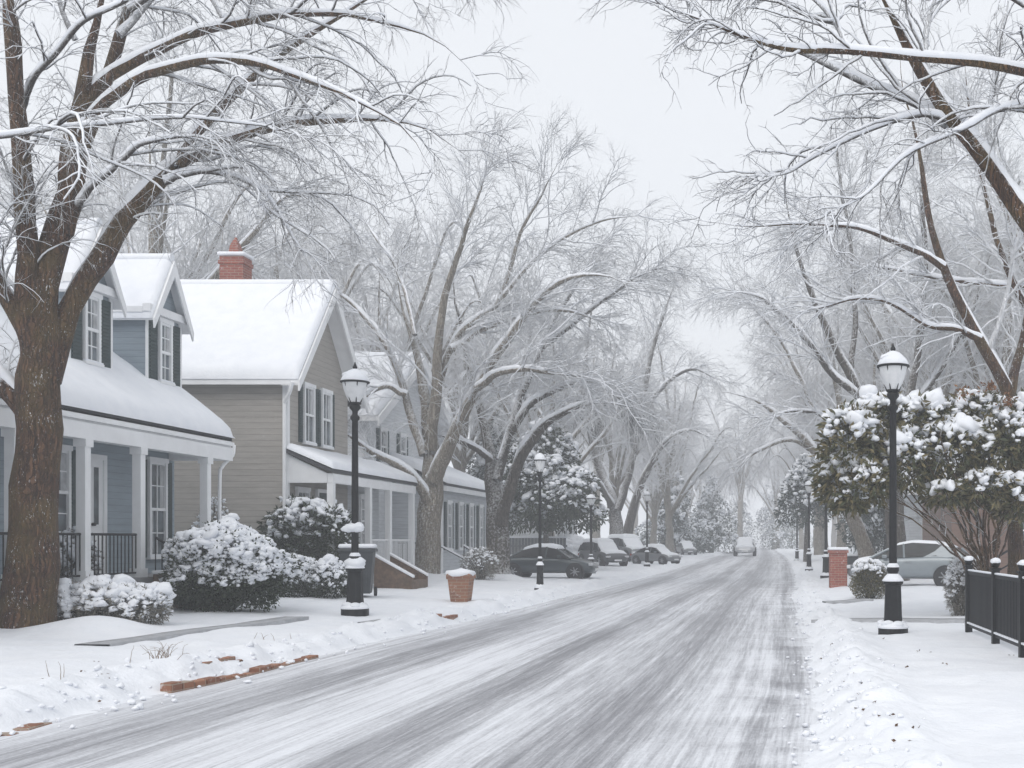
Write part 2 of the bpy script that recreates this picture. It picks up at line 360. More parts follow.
def make_tree(root, limbs, spec, bark, twig, seed, trunk_sides=12, snow=True, rough=.10, moss=None, smin=.0):
    """limbs: list of (points, radii). spec: list of level dicts."""
    rg = np.random.default_rng(seed); K0 = 26; P0, R0 = [], []
    for pts, rad in limbs:
        P0.append(catmull(pts, K0)); rr = np.interp(np.linspace(0, len(rad) - 1, K0), np.arange(len(rad)), rad); rr = rr * (1 - .8 * sstep(np.linspace(0, 1, K0), .75, 1)); R0.append(rr)
    P0 = np.array(P0); R0 = np.array(R0)
    P0[:, 2:, :] += (np.stack([vnoise(P0, .7, 11 + q) for q in range(3)], -1) * .05)[:, 2:, :]
    big = R0[:, 0] > .06
    parts = [tubes(P0[big], R0[big], trunk_sides, rough)]
    V, Fq = merge(parts); np_obj('trunk', V, Fq, bark, root)
    P, Rr = P0, R0; tw = [tubes(P0[~big], R0[~big], 7)] if (~big).any() else []
    sn = [snow_tubes(P0, R0, 8, .018, .8)]
    allP = [(P0, R0)]
    for li, sp in enumerate(spec):
        sp = dict(sp); S = sp.pop('S', 3); ssn = sp.pop('snow', 0); src = sp.pop('src', -1)
        if src == 'all': Pq = [spawn(a, b, rg=rg, **sp) for a, b in allP]; P = np.concatenate([a for a, b in Pq]); Rr = np.concatenate([b for a, b in Pq])
        else:
            PP, RR = allP[-1]; 
            if li == 0: sel = np.ones(len(PP), bool); sel[0] = SKIPTRUNK is False; PP, RR = PP[sel], RR[sel]
            P, Rr = spawn(PP, RR, rg=rg, **sp)
        allP.append((P, Rr)); tw.append(tubes(P, Rr, S))
        if ssn and snow: sn.append(snow_tubes(P, Rr, 4, ssn, .8))
    V, Fq = merge(tw); np_obj('branches', V, Fq, twig, root)
    if snow:
        V, Fq = merge(sn); np_obj('snow_cover', V, Fq, M['snow_soft'], root)
    if moss is not None:
        base = np.array(moss); n = len(base); m = 40
        st = np.repeat(base, m, 0) + rg.normal(size=(n * m, 3)) * np.array([.2, .3, .12]); L = rg.uniform(.5, 1.0, n * m) * np.repeat(rg.uniform(1.0, 3.2, n), m)
        X = [st]; 
        for k in range(1, 5): X.append(X[-1] + np.stack([rg.normal(size=n * m) * .03, rg.normal(size=n * m) * .03, -L / 4], 1))
        V, Fq = tubes(np.stack(X, 1), np.broadcast_to(np.linspace(.014, .005, 5), (n * m, 5)).copy(), 3)
        np_obj('hanging_moss', V, Fq, M['moss'], root)
SKIPTRUNK = True

# ================================================================== GROUND AND ROAD
YK = [-40, 8, 12, 16, 23.5, 32, 45, 65, 90, 130, 420]
XLK = [-6.6, -6.6, -6.5, -6.4, -5.95, -5.65, -4.9, -4.0, -3.3, -3.0, -3.0]
XRK = [.45, .55, .8, .95, 1.1, 1.25, 1.8, 2.3, 2.6, 2.8, 2.8]
def XL(Y): return np.interp(Y, YK, XLK)
def XR(Y): return np.interp(Y, YK, XRK)
def rise(Y): return .34 * sstep(Y, 30, 90)
def gz(X, Y):
    dl = XL(Y) - X; dr = X - XR(Y)
    zl = .15 * sstep(dl, -.1, .45) + .1 * sstep(dl, .5, 1.6) + .1 * sstep(dl, 2, 4) + .15 * sstep(dl, 4.2, 6)
    zr = .12 * sstep(dr, -.1, .45) + .05 * sstep(dr, .6, 1.6) + .08 * sstep(dr, 2, 4.5)
    zl = zl * (1 - .65 * sstep(Y, 37, 44))
    base = np.where(dl > -.1, zl, np.where(dr > -.1, zr, 0))
    return base + rise(Y)
def gpt(x, y, dz=0):
    """ground point seen at photo pixel x,y"""
    best = None
    for Y in np.geomspace(6, 300, 1500):
        X, _, Z = at(x, y, Y)
        if Z <= gz(X, Y): return np.array([X, Y, float(gz(X, Y)) + dz])
    return at(x, y, 300)
xs = np.concatenate([-np.geomspace(190, 15, 34), np.linspace(-14.5, 6.5, 400), np.geomspace(7, 190, 34)])
ys = np.concatenate([np.linspace(-38, 3, 9), np.geomspace(4, 400, 520)])
GX, GY = np.meshgrid(xs, ys); dl = XL(GY) - GX; dr = GX - XR(GY)
P3 = np.stack([GX, GY, GX * 0], -1)
GZ = gz(GX, GY)
onroad = (dl < -.1) & (dr < -.1)
edge = np.exp(-((dl - .35) / .45) ** 2) + np.exp(-((dr - .35) / .5) ** 2)
off = sstep(np.maximum(dl, dr), -.45, .3)
GZ = GZ + .09 * np.exp(-((dr - .45) / .35) ** 2) * (1 - sstep(GY, 16, 24)) + .05 * np.exp(-((dl - .4) / .35) ** 2)
GZ = GZ - .05 * (1 - off)
GZ += off * (.035 * vnoise(P3, 1.7, 1) + .018 * vnoise(P3, .55, 2) + .010 * vnoise(P3, .17, 3))
GZ += edge * (.075 * vnoise(P3, .42, 4) + .07 * np.abs(vnoise(P3, .2, 5)) + .035 * vnoise(P3, .1, 6))
# sharp little drop of the windrow on the right and trampled places
GZ += .05 * np.exp(-((dr - .1) / .16) ** 2) * (.5 + vnoise(P3, .25, 8)) + .05 * np.exp(-((dl - .1) / .16) ** 2) * (.5 + vnoise(P3, .25, 8))
# snow heaped round the big trunk
for (px, py, hh, rr) in ((-9.75, 16.2, .2, .6), (-10.6, 35.8, .2, .8), (-8.8, 38, .2, .7)):
    GZ += hh * np.exp(-(((GX - px) ** 2 + (GY - py) ** 2) / rr ** 2))
# driveway on the right is a shallow dip
dw = np.exp(-((GY - 22.3) / 1.1) ** 2) * sstep(dr, -.3, .4) * (1 - sstep(GX, 7, 9)); GZ -= dw * .07
ny, nx = GX.shape; idx = np.arange(ny * nx).reshape(ny, nx)
Fq = np.stack([idx[:-1, :-1], idx[:-1, 1:], idx[1:, 1:], idx[1:, :-1]], -1).reshape(-1, 4)
def ground_at(X, Y):
    i = int(np.clip(np.searchsorted(xs, X) - 1, 0, len(xs) - 2)); j = int(np.clip(np.searchsorted(ys, Y) - 1, 0, len(ys) - 2)); u = (X - xs[i]) / (xs[i + 1] - xs[i]); v = (Y - ys[j]) / (ys[j + 1] - ys[j])
    return float((GZ[j, i] * (1 - u) + GZ[j, i + 1] * u) * (1 - v) + (GZ[j + 1, i] * (1 - u) + GZ[j + 1, i + 1] * u) * v)
np_obj('ground', np.stack([GX, GY, GZ], -1), Fq, M['ground_snow'])['kind'] = 'structure'
# road
def road_mat():
    m, t, p = new_mat('snow_streaked_asphalt'); uvn = nd(t, 'UVMap'); uvn.uv_map = 'uv'; uv = uvn.outputs[0]
    sep = nd(t, 'SeparateXYZ'); t.links.new(uv, sep.inputs[0]); u = sep.outputs[0]; v = sep.outputs[1]
    w1 = noise_node(t, 1, 3, .5, scaled(t, uv, .6, .09, 1)); 
    uu = mth(t, 'ADD', u, mth(t, 'MULTIPLY', mth(t, 'SUBTRACT', w1.outputs[0], .5), .9))
    def gauss(c, wd, amp):
        d = mth(t, 'DIVIDE', mth(t, 'SUBTRACT', uu, c), wd); e = mth(t, 'POWER', 2.718, mth(t, 'MULTIPLY', mth(t, 'MULTIPLY', d, d), -1)); return mth(t, 'MULTIPLY', e, amp)
    tr = gauss(1.3, .75, .85)
    for c, wd, amp in ((3.7, .48, 1.0), (5.3, .72, 1.05), (6.8, .22, .75)): tr = mth(t, 'ADD', tr, gauss(c, wd, amp))
    st = noise_node(t, 1, 5, .7, scaled(t, uv, 6.5, .09, 1)); st2 = noise_node(t, 1, 4, .7, scaled(t, uv, 24, .9, 1))
    pat = noise_node(t, 1, 4, .6, scaled(t, uv, .9, .25, 1)); grain = noise_node(t, 1, 4, .7, scaled(t, uv, 30, 13, 1))
    cross = noise_node(t, 1, 5, .65, scaled(t, uv, .8, 1.1, 1)); cross.inputs['Distortion'].default_value = .6
    a = mth(t, 'ADD', mth(t, 'MULTIPLY', tr, .66), mth(t, 'MULTIPLY', mth(t, 'SUBTRACT', st.outputs[0], .5), 2.1))
    a = mth(t, 'ADD', a, mth(t, 'MULTIPLY', mth(t, 'SUBTRACT', st2.outputs[0], .5), 1.3))
    a = mth(t, 'ADD', a, mth(t, 'MULTIPLY', mth(t, 'SUBTRACT', pat.outputs[0], .5), .75))
    a = mth(t, 'ADD', a, mth(t, 'MULTIPLY', mth(t, 'SUBTRACT', grain.outputs[0], .5), .8))
    rightside = nd(t, 'MapRange'); t.links.new(u, rightside.inputs[0]); rightside.inputs[1].default_value = 5.5; rightside.inputs[2].default_value = 6.9
    a = mth(t, 'ADD', a, mth(t, 'MULTIPLY', mth(t, 'MULTIPLY', mth(t, 'SUBTRACT', cross.outputs[0], .5), 2.0), rightside.outputs[0]))
    fac = nd(t, 'MapRange'); t.links.new(a, fac.inputs[0]); fac.inputs[1].default_value = -.38; fac.inputs[2].default_value = 1.15; fac.interpolation_type = 'SMOOTHSTEP'
    asp = noise_node(t, 60, 3, .7, pos_node(t)); ac = ramp(t, asp.outputs[0], [(.3, (.16, .162, .18)), (.7, (.25, .252, .275))])
    col = mixc(t, fac.outputs[0], (.74, .76, .80), ac); t.links.new(col, p.inputs['Base Color'])
    rr = nd(t, 'MapRange'); t.links.new(fac.outputs[0], rr.inputs[0]); rr.inputs[3].default_value = .7; rr.inputs[4].default_value = .38; t.links.new(rr.outputs[0], p.inputs['Roughness'])
    h = mth(t, 'ADD', mth(t, 'MULTIPLY', mth(t, 'SUBTRACT', 1, fac.outputs[0]), 1), mth(t, 'MULTIPLY', grain.outputs[0], .5)); bump(t, p, h, .5, .02)
    return m
ry = np.concatenate([np.linspace(-38, 3, 9), np.geomspace(4, 395, 160)]); ru = np.linspace(-.05, 1.05, 24)
RY, RU = np.meshgrid(ry, ru, indexing='ij'); xl, xr = XL(RY), XR(RY); RX = xl + (xr - xl) * RU
RZ = rise(RY) + .004 + .03 * (1 - (2 * RU - 1) ** 2) - .02
idr = np.arange(RX.size).reshape(RX.shape); Fq = np.stack([idr[:-1, :-1], idr[:-1, 1:], idr[1:, 1:], idr[1:, :-1]], -1).reshape(-1, 4)
np_obj('road', np.stack([RX, RY, RZ], -1), Fq, road_mat(), uv=np.stack([RU.ravel() * 7.3, RY.ravel()], -1))['kind'] = 'structure'
# front walk: grey slab edges showing through the snow
def strip(name, pts, wd, mat, lift, th=.06, label=None):
    P = catmull([np.array([p[0], p[1], p[2]]) for p in pts], 20); T = np.gradient(P, axis=0); T[:, 2] = 0; T /= np.linalg.norm(T, axis=1, keepdims=True)
    N = np.stack([-T[:, 1], T[:, 0], T[:, 2] * 0], 1); Z = np.array([0, 0, 1.0]); n = len(P)
    wv = (wd * (1 + .3 * vnoise(P, .8, 4)))[:, None]
    V = np.stack([P - N * wv / 2 + Z * (lift - th), P - N * wv / 2 + Z * lift, P + N * wv / 2 + Z * lift, P + N * wv / 2 + Z * (lift - th)], 1)
    i = np.arange(n - 1)[:, None] * 4; q = np.arange(3)[None]
    Fq = np.stack([i + q, i + q + 1, i + q + 5, i + q + 4], -1).reshape(-1, 4)
    return np_obj(name, V, Fq, mat)
o = strip('front_path', [gpt(92, 648), gpt(150, 640), gpt(200, 632), gpt(250, 626), gpt(297, 619)], .42, M['concrete'], .045, .1); tag(o, kind='structure')
o = strip('driveway', [gpt(824, 620), gpt(880, 620), gpt(968, 621)], .75, M['concrete'], .02, .06); tag(o, kind='structure')
o = strip('pavement', [gpt(824, 603), gpt(845, 602), gpt(868, 600)], .5, M['concrete'], .03, .05); tag(o, kind='structure')
o = strip('sidewalk', [gpt(365, 623), gpt(410, 617), gpt(452, 615)], .3, M['concrete'], .012, .05); tag(o, kind='structure')

# ================================================================== HOUSES
def window_on(parent, plane, c, a0, a1, z0, z1, out_dir, grid=(2, 4), shutters=0, fw=.07, curtain=True):
    """plane 'x': wall x=c, opening spans y a0..a1; plane 'y': wall y=c spans x. out_dir = +-1 outward along the axis"""
    d = out_dir
    def bx(mb, p0, p1, u0, u1, w0, w1):
        lo, hi = sorted((c + d * p0, c + d * p1))
        if plane == 'x': mb.box(lo, hi, u0, u1, w0, w1)
        else: mb.box(u0, u1, lo, hi, w0, w1)
    g = MB(); bx(g, .006, .02, a0 + fw * .9, a1 - fw * .9, z0 + fw * .9, z1 - fw * .9)
    win = g.build('window', M['window'], parent)
    f = MB()
    bx(f, .004, .075, a0, a0 + fw, z0, z1); bx(f, .004, .075, a1 - fw, a1, z0, z1)
    bx(f, .004, .085, a0 - .03, a1 + .03, z1, z1 + fw * 1.4); bx(f, .004, .11, a0 - .04, a1 + .04, z0 - fw * .8, z0)
    bx(f, .004, .06, a0 + fw, a1 - fw, (z0 + z1) / 2 - .03, (z0 + z1) / 2 + .03)
    bx(f, .004, .055, a0 + fw, a1 - fw, z0, z0 + .05); bx(f, .004, .055, a0 + fw, a1 - fw, z1 - .05, z1)
    for i in range(1, grid[0]):
        u = a0 + (a1 - a0) * i / grid[0]; bx(f, .021, .04, u - .011, u + .011, z0 + .05, z1 - .05)
    for i in range(1, grid[1]):
        if grid[1] == 2 * i: continue
        v = z0 + (z1 - z0) * i / grid[1]; bx(f, .021, .038, a0 + fw, a1 - fw, v - .011, v + .011)
    f.build('frame', M['white'], win)
    if curtain:
        k = MB(); wd = (a1 - a0) * .3
        bx(k, .0205, .023, a0 + fw, a0 + fw + wd * .7, z0 + .05, (z0 + z1) / 2 - .03); bx(k, .0205, .023, a1 - fw - wd * .7, a1 - fw, (z0 + z1) / 2 + .03, z1 - .06)
        k.build('curtain', M['curtain'], win)
    s = MB(); bx(s, .03, .10, a0 - .03, a1 + .03, z0 - .0, z0 + .03); s.build('snow', M['snow_soft'], win)
    if shutters:
        sw = shutters
        for (u0, u1) in ((a0 - .035 - sw, a0 - .035), (a1 + .035, a1 + .035 + sw)):
            q = MB(); bx(q, .004, .035, u0, u1, z0 - .02, z1 + .03)
            n = int((z1 - z0) / .07)
            for i in range(n):
                v = z0 + .03 + (z1 - z0 - .06) * i / n
                if plane == 'x': q.box(min(c + d * .035, c + d * .052), max(c + d * .035, c + d * .052), u0 + .03, u1 - .03, v, v + .035)
                else: q.box(u0 + .03, u1 - .03, min(c + d * .035, c + d * .052), max(c + d * .035, c + d * .052), v, v + .035)
            q.build('shutter', M['shutter'], parent)
    return win
def snow_sheet(name, fn, u0, u1, v0, v1, nu, nv, th, parent, seed=0, edge_r=.12, over=.0):
    """soft snow slab lying on a sloped sheet; fn(u,v)->xyz array; thickness rounded to the edges"""
    u = np.linspace(u0, u1, nu); v = np.linspace(v0, v1, nv); U, V = np.meshgrid(u, v, indexing='ij'); P = fn(U, V)
    du = np.minimum(U - u0, u1 - U); dv = np.minimum(V - v0, v1 - V)
    e = np.minimum(du, dv); prof = np.sqrt(np.clip(1 - (1 - np.clip(e / edge_r, 0, 1)) ** 2, 0, 1))
    T = P.copy(); T[..., 2] += .01 + th * prof * (1 + .12 * vnoise(P, .8, seed) + .05 * vnoise(P, .25, seed + 1))
    B = P.copy(); B[..., 2] += .004
    n = nu * nv; idx = np.arange(n).reshape(nu, nv)
    q = lambda A: np.stack([A[:-1, :-1], A[1:, :-1], A[1:, 1:], A[:-1, 1:]], -1).reshape(-1, 4)
    ring = np.concatenate([idx[:, 0], idx[-1, 1:], idx[-2::-1, -1], idx[0, -2:0:-1]]); r2 = np.roll(ring, -1)
    side = np.stack([ring, r2, r2 + n, ring + n], -1)
    Fq = np.concatenate([q(idx), q(idx)[:, ::-1] + n, side[:, ::-1]])
    return np_obj(name, np.concatenate([T.reshape(-1, 3), B.reshape(-1, 3)]), Fq, M['snow'], parent)
def grad_u(u0, u1, e, n): return np.unique(np.concatenate([[u0], u0 + np.linspace(0, e, 6), np.linspace(u0 + e, u1 - e, n), u1 - np.linspace(0, e, 6)[::-1], [u1]]))
def railing(parent, p, q, zb, zt, mat, gap=.11, name='railing', r=.011):
    p, q = np.array(p, float), np.array(q, float); L = np.linalg.norm(q[:2] - p[:2]); mb = MB(); n = max(2, int(L / gap))
    P = lambda t, z: (*(p[:2] + (q[:2] - p[:2]) * t), z + (p[2] + (q[2] - p[2]) * t))
    mb.bar(P(0, zt), P(1, zt), .026, 6); mb.bar(P(0, zb + .06), P(1, zb + .06), .018, 6)
    for i in range(n + 1): mb.bar(P(i / n, zb + .06), P(i / n, zt), r, 5)
    return mb.build(name, mat, parent)

# ---- blue cottage, left
bh = thing('cottage', 'blue-grey cottage with two gabled dormers and a white-posted front porch', 'house', (-12.75, 20, .5))
bh_off = (12.75, -20, -.5)
def local(o, root):    # children are authored in world coordinates; keep them so under the empty
    o.matrix_parent_inverse = Matrix.Translation(-Vector(root.location)); return o
def localise(root):
    for o in list(COL.objects):
        if o.parent is root: o.matrix_parent_inverse = Matrix.Translation(-Vector(root.location))
EX, EZ, SL = -11.6, 3.93, .79                 # eave edge, height, slope
YE = 24.4
def roofz(x): return EZ + (EX - x) * SL
mb = MB(); mb.box(-19, -12.75, 10, 24.15, .2, 4.78); mb.prism([(-19, 4.78), (-12.75, 4.78), (-17.2, 8.1)], 'y', 10, 24.15); mb.build('wall', M['blue_siding'], bh)
mb = MB(); mb.prism([(EX, EZ - .1), (EX, EZ), (-17.2, roofz(-17.2)), (-22.8, EZ), (-22.8, EZ - .1), (-17.2, roofz(-17.2) - .14)], 'y', 9.8, YE); rf = mb.build('roof', M['roof_edge'], bh)
fn = lambda U, V: np.stack([-11.57 - V, U, EZ + .0 + V * SL - .02 * (V < .05)], -1)
snow_sheet('roof_snow', lambda U, V: np.stack([-11.54 - V, U, EZ - .03 + V * SL], -1), 9.8, YE + .03, 0, 5.66, 160, 80, .24, bh, 3, .3)
mb = MB(); mb.box(-11.72, -11.6, 9.9, 24.36, 3.68, 3.86); mb.box(-11.66, -11.5, 9.9, 24.3, 3.72, 3.8); mb.build('gutter', M['white'], bh)
mb = MB(); mb.box(-12.72, -11.73, 10, 24.2, 3.62, 3.70); mb.build('porch_ceiling', M['white'], bh)
mb = MB(); mb.box(-11.66, -11.44, 10, 24.1, 3.38, 3.66); mb.box(-12.74, -11.66, 23.9, 24.1, 3.38, 3.61); mb.build('porch_beam', M['white'], bh)
# triangular infill at the far end of the porch roof
mb = MB(); mb.prism([(-11.7, 3.7), (-12.73, 3.7), (-12.73, 4.6)], 'y', 24.0, 24.12); mb.build('porch_gable', M['white'], bh)
mb = MB(); mb.box(-12.74, -11.42, 10, 24.15, .1, .95); mb.build('porch_floor', M['porch_wood'], bh)
for yy in (15.3, 17.1, 18.9, 20.6, 23.1):
    mb = MB(); mb.box(-11.62, -11.46, yy - .08, yy + .08, .95, 3.38); mb.box(-11.65, -11.43, yy - .11, yy + .11, .952, 1.12); mb.box(-11.65, -11.43, yy - .11, yy + .11, 3.25, 3.378); mb.build('post', M['white'], bh)
railing(bh, (-11.54, 18.98, 0), (-11.54, 20.5, 0), .98, 1.75, M['black'])
railing(bh, (-11.54, 17.2, 0), (-11.54, 18.8, 0), .98, 1.75, M['black']); railing(bh, (-11.54, 15.4, 0), (-11.54, 17.0, 0), .98, 1.75, M['black'])
railing(bh, (-11.5, 21.1, 0), (-10.75, 21.1, -.45), .98, 1.7, M['black'], name='stair_railing')
railing(bh, (-11.54, 22.9, 0), (-11.54, 23.75, 0), .98, 1.75, M['black'])
mb = MB()
for i in range(3): mb.box(-11.42, -11.42 + .3 * (3 - i), 21.15, 22.7, .3 + .0 * i, .5 + .15 * i + .05 * 0 + (.0))
mb.build('steps', M['concrete'], bh)
mb = MB(); mb.prism([(-11.41, .2), (-11.41, 1.0), (-11.25, 1.0), (-10.35, .55), (-10.2, .5), (-10.2, .2)], 'y', 20.85, 21.08); chk = mb.build('stair_cheek', M['brown_wood'], bh)
mb = MB(); mb.prism([(-11.43, 1.002), (-11.43, 1.07), (-11.22, 1.08), (-10.3, .63), (-10.17, .55), (-10.2, .502), (-10.35, .555), (-11.25, 1.003)], 'y', 20.82, 21.11, .02); mb.build('stair_snow', M['snow'], bh, True)
def door_on(parent, x, y0, y1, z0, z1, mat=None):
    mb = MB(); mb.box(x + .004, x + .05, y0, y1, z0, z1); mb.box(x + .05, x + .065, y0 + .1, y1 - .1, z0 + .15, z0 + .85); dd = mb.build('door', mat or M['white'], parent)
    mb = MB(); mb.box(x + .05, x + .06, y0 + .15, y1 - .15, z0 + 1.0, z1 - .15); mb.build('pane', M['window'], dd)
    mb = MB(); mb.bar((x + .055, y0 + .09, z0 + 1.0), (x + .12, y0 + .09, z0 + 1.0), .03, 8); mb.build('handle', M['black'], dd)
    mb = MB(); mb.box(x + .004, x + .08, y0 - .1, y0, z0, z1 + .1); mb.box(x + .004, x + .08, y1, y1 + .1, z0, z1 + .1); mb.box(x + .004, x + .08, y0, y1, z1, z1 + .1); mb.build('frame', M['white'], dd)
window_on(bh, 'x', -12.75, 19.6, 20.4, 1.75, 3.3, 1, (2, 4), .3)
window_on(bh, 'x', -12.75, 16.8, 17.6, 1.75, 3.3, 1, (2, 4), .3)
door_on(bh, -12.75, 20.98, 21.42, .95, 3.2)
window_on(bh, 'x', -12.75, 23.05, 23.75, 1.3, 3.3, 1, (2, 4), .22)
mb = MB(); pts = catmull([(-11.5, 24.28, 3.74), (-11.5, 24.2, 3.5), (-11.62, 24.0, 3.25), (-11.66, 23.96, 2.9), (-11.66, 23.96, .6)], 14)
for a, b in zip(pts, pts[1:]): mb.bar(a, b, .04, 8)
mb.build('downspout', M['white'], bh)
def dormer(parent, y0, y1):
    XF = -12.64; ym = (y0 + y1) / 2; ze = 6.5; zp = 7.62; d = MB()
    d.prism([(y0, 4.5), (y1, 4.5), (y1, ze), (ym, zp - .12), (y0, ze)], 'x', XF, -16.2)
    dm = d.build('dormer', M['blue_siding'], parent)
    t = MB()  # white corner boards, cornice returns and gable boards
    for yy in (y0, y1): t.box(XF + .002, XF + .03, yy - .05, yy + .05, 4.85, ze)
    t.box(XF + .004, XF + .16, y0 - .16, y1 + .16, ze - .12, ze + .04)
    for s in (-1, 1):
        kk = (zp - ze) / (ym - y0); a = (ym + s * (ym - y0 + .15), zp - (ym - y0 + .15) * kk - .01); b = (ym, zp - .01)
        t.prism([a, b, (b[0], b[1] - .34), (a[0] - s * .02, a[1] - .2)], 'x', XF + .212, XF + .25)
    t.box(-15.8, XF, y0 - .16, y0 - .01, ze - .14, ze - .02); t.build('trim', M['white'], dm)
    rr = MB(); k = (zp - ze) / (ym - y0 + .0)
    for s in (-1, 1):
        e = ym + s * (ym - y0 + .15); rr.prism([(ym, zp), (e, zp - .15 * k - (ym - y0) * k), (e, zp - .15 * k - (ym - y0) * k - .05), (ym, zp - .06)], 'x', XF + .21, -16.9)
    rr.build('dormer_roof', M['white'], dm)
    for s in (-1, 1):
        wv = ym - y0 + .17
        snow_sheet('dormer_snow', (lambda s: lambda U, V: np.stack([U, ym + s * V, zp - V * k + .01], -1))(s), -16.9, XF + .2, 0 if s > 0 else -.0, wv, 60, 24, .14, dm, 5, .1)
    rid = MB(); rid.bar((-16.9, ym, zp + .05), (XF + .19, ym, zp + .05), .10, 10); rid.build('ridge_snow', M['snow'], dm, True)
    window_on(dm, 'x', XF, ym - .25, ym + .25, 5.02, 6.27, 1, (2, 4), .34)
dormer(bh, 22.85, 24.15); dormer(bh, 20.25, 21.55)
localise(bh)

# ---- tan house
th = thing('clapboard_house', 'two-storey taupe clapboard house with steep snowy gable roof and brick chimney', 'house', (-12, 30, .4))
X0, Y0, Y1, ZE, ZP = -12.0, 28.2, 32.4, 6.15, 8.62; YM = (Y0 + Y1) / 2
mb = MB(); mb.prism([(Y0, .2), (Y1, .2), (Y1, ZE), (YM, ZP - .2), (Y0, ZE)], 'x', X0, -20); mb.build('wall', M['tan_siding'], th)
k = (ZP - ZE) / (YM - Y0)
mb = MB()
for s in (-1, 1):
    e = YM + s * (YM - Y0 + .35); z = ZP - k * (YM - Y0 + .35); mb.prism([(YM, ZP), (e, z), (e, z - .12), (YM, ZP - .12)], 'x', X0 + .42, -20.3)
mb.build('roof', M['roof_edge'], th)
for s in (-1, 1): snow_sheet('roof_snow', (lambda s: lambda U, V: np.stack([U, YM + s * V, ZP - V * k + .012], -1))(s), -20.3, X0 + .44, 0, YM - Y0 + .38, 110, 60, .2, th, 8, .16)
mb = MB(); mb.bar((-20.3, YM, ZP + .06), (X0 + .42, YM, ZP + .06), .15, 12); mb.build('ridge_snow', M['snow'], th, True)
mb = MB()
for s in (-1, 1):
    a = YM + s * (YM - Y0 + .36); za = ZP - k * (YM - Y0 + .36)
    mb.prism([(YM, ZP - .02), (a, za - .02), (a, za - .3), (YM, ZP - .36)], 'x', X0 + .43, X0 + .48)
    mb.prism([(YM, ZP - .13), (a, za - .13), (a, za - .16), (YM, ZP - .16)], 'x', X0 + .0, X0 + .425)
mb.box(-20, X0 + .43, Y0 - .36, Y0 - .3, ZE - .56, ZE - .36); mb.box(-20, X0, Y0 - .3, Y0 - .003, ZE - .46, ZE - .4)
mb.box(X0 + .003, X0 + .035, Y0 - .03, Y0 + .1, .3, ZE - .3); mb.box(X0 - .1, X0 + .03, Y0 - .035, Y0 - .003, .3, ZE - .48); mb.build('trim', M['white'], th)
mb = MB(); pts = catmull([(X0 + .3, Y0 - .38, ZE - .5), (X0 + .2, Y0 - .3, ZE - .75), (X0 - .02, Y0 - .1, ZE - 1.0), (X0 - .02, Y0 - .1, ZE - 1.3), (X0 - .02, Y0 - .1, .5)], 16)
for a, b in zip(pts, pts[1:]): mb.bar(a, b, .045, 8)
mb.build('downspout', M['white'], th)
for (a, b) in ((29.15, 29.85), (30.35, 31.05)):
    window_on(th, 'x', X0, a, b, 4.25, 5.75, 1, (2, 2), .22)
mb = MB(); mb.box(-15.02, -14.36, 30.85, 31.4, 7.2, 9.62); mb.box(-15.05, -14.33, 30.82, 31.43, 9.4, 9.5); ch = mb.build('chimney', M['brick'], th)
mb = MB(); mb.box(-15.08, -14.3, 30.79, 31.46, 9.625, 9.74, .05); mb.build('snow', M['snow'], ch, True)
mb = MB(); mb.lathe([(.2, 9.74), (.16, 9.95), (.03, 10.2)], -14.68, 31.1, 4, .78); mb.build('chimney_pot', M['brick'], ch)
# porch of the tan house
PX = -10.8
mb = MB(); mb.prism([(X0 + .003, 3.98), (PX, 3.46), (PX, 3.38), (X0 + .003, 3.88)], 'y', 28.1, 35.2); mb.build('porch_roof', M['roof_edge'], th)
snow_sheet('porch_snow', lambda U, V: np.stack([PX + .03 - V, U, 3.47 + V * .433], -1), 28.08, 35.2, 0, 1.23, 90, 24, .17, th, 4, .14)
mb = MB(); mb.box(PX - .16, PX - .02, 28.2, 35.1, 3.12, 3.36); mb.prism([(X0 + .004, 3.86), (PX - .17, 3.36), (PX - .17, 3.12), (X0 + .004, 3.12)], 'y', 28.2, 28.3); mb.build('porch_beam', M['white'], th)
for yy in (28.28, 31.0, 32.7, 34.9):
    mb = MB(); mb.box(PX - .18, PX - .02, yy - .07, yy + .09, .85, 3.118); mb.build('post', M['white'], th)
mb = MB(); mb.box(X0 + .003, PX, 28.15, 35.1, .4, .85); mb.build('porch_floor', M['porch_wood'], th)
mb = MB(); mb.box(X0 - 1.0, X0 - .004, Y1 + .01, 35.1, .3, 3.9); mb.build('side_wing', M['grey_siding'], th)
window_on(th, 'x', X0, 28.7, 29.5, 1.5, 2.95, 1, (2, 4)); door_on(th, X0, 30.1, 31.0, .85, 2.95, M['shutter']); window_on(th, 'x', X0 - .004, 33.3, 34.2, 1.5, 2.95, 1, (2, 4))
railing(th, (PX - .1, 28.4, 0), (PX - .1, 29.3, 0), .88, 1.65, M['white'], .12); railing(th, (PX - .1, 31.1, 0), (PX - .1, 34.8, 0), .88, 1.65, M['white'], .12)
localise(th)

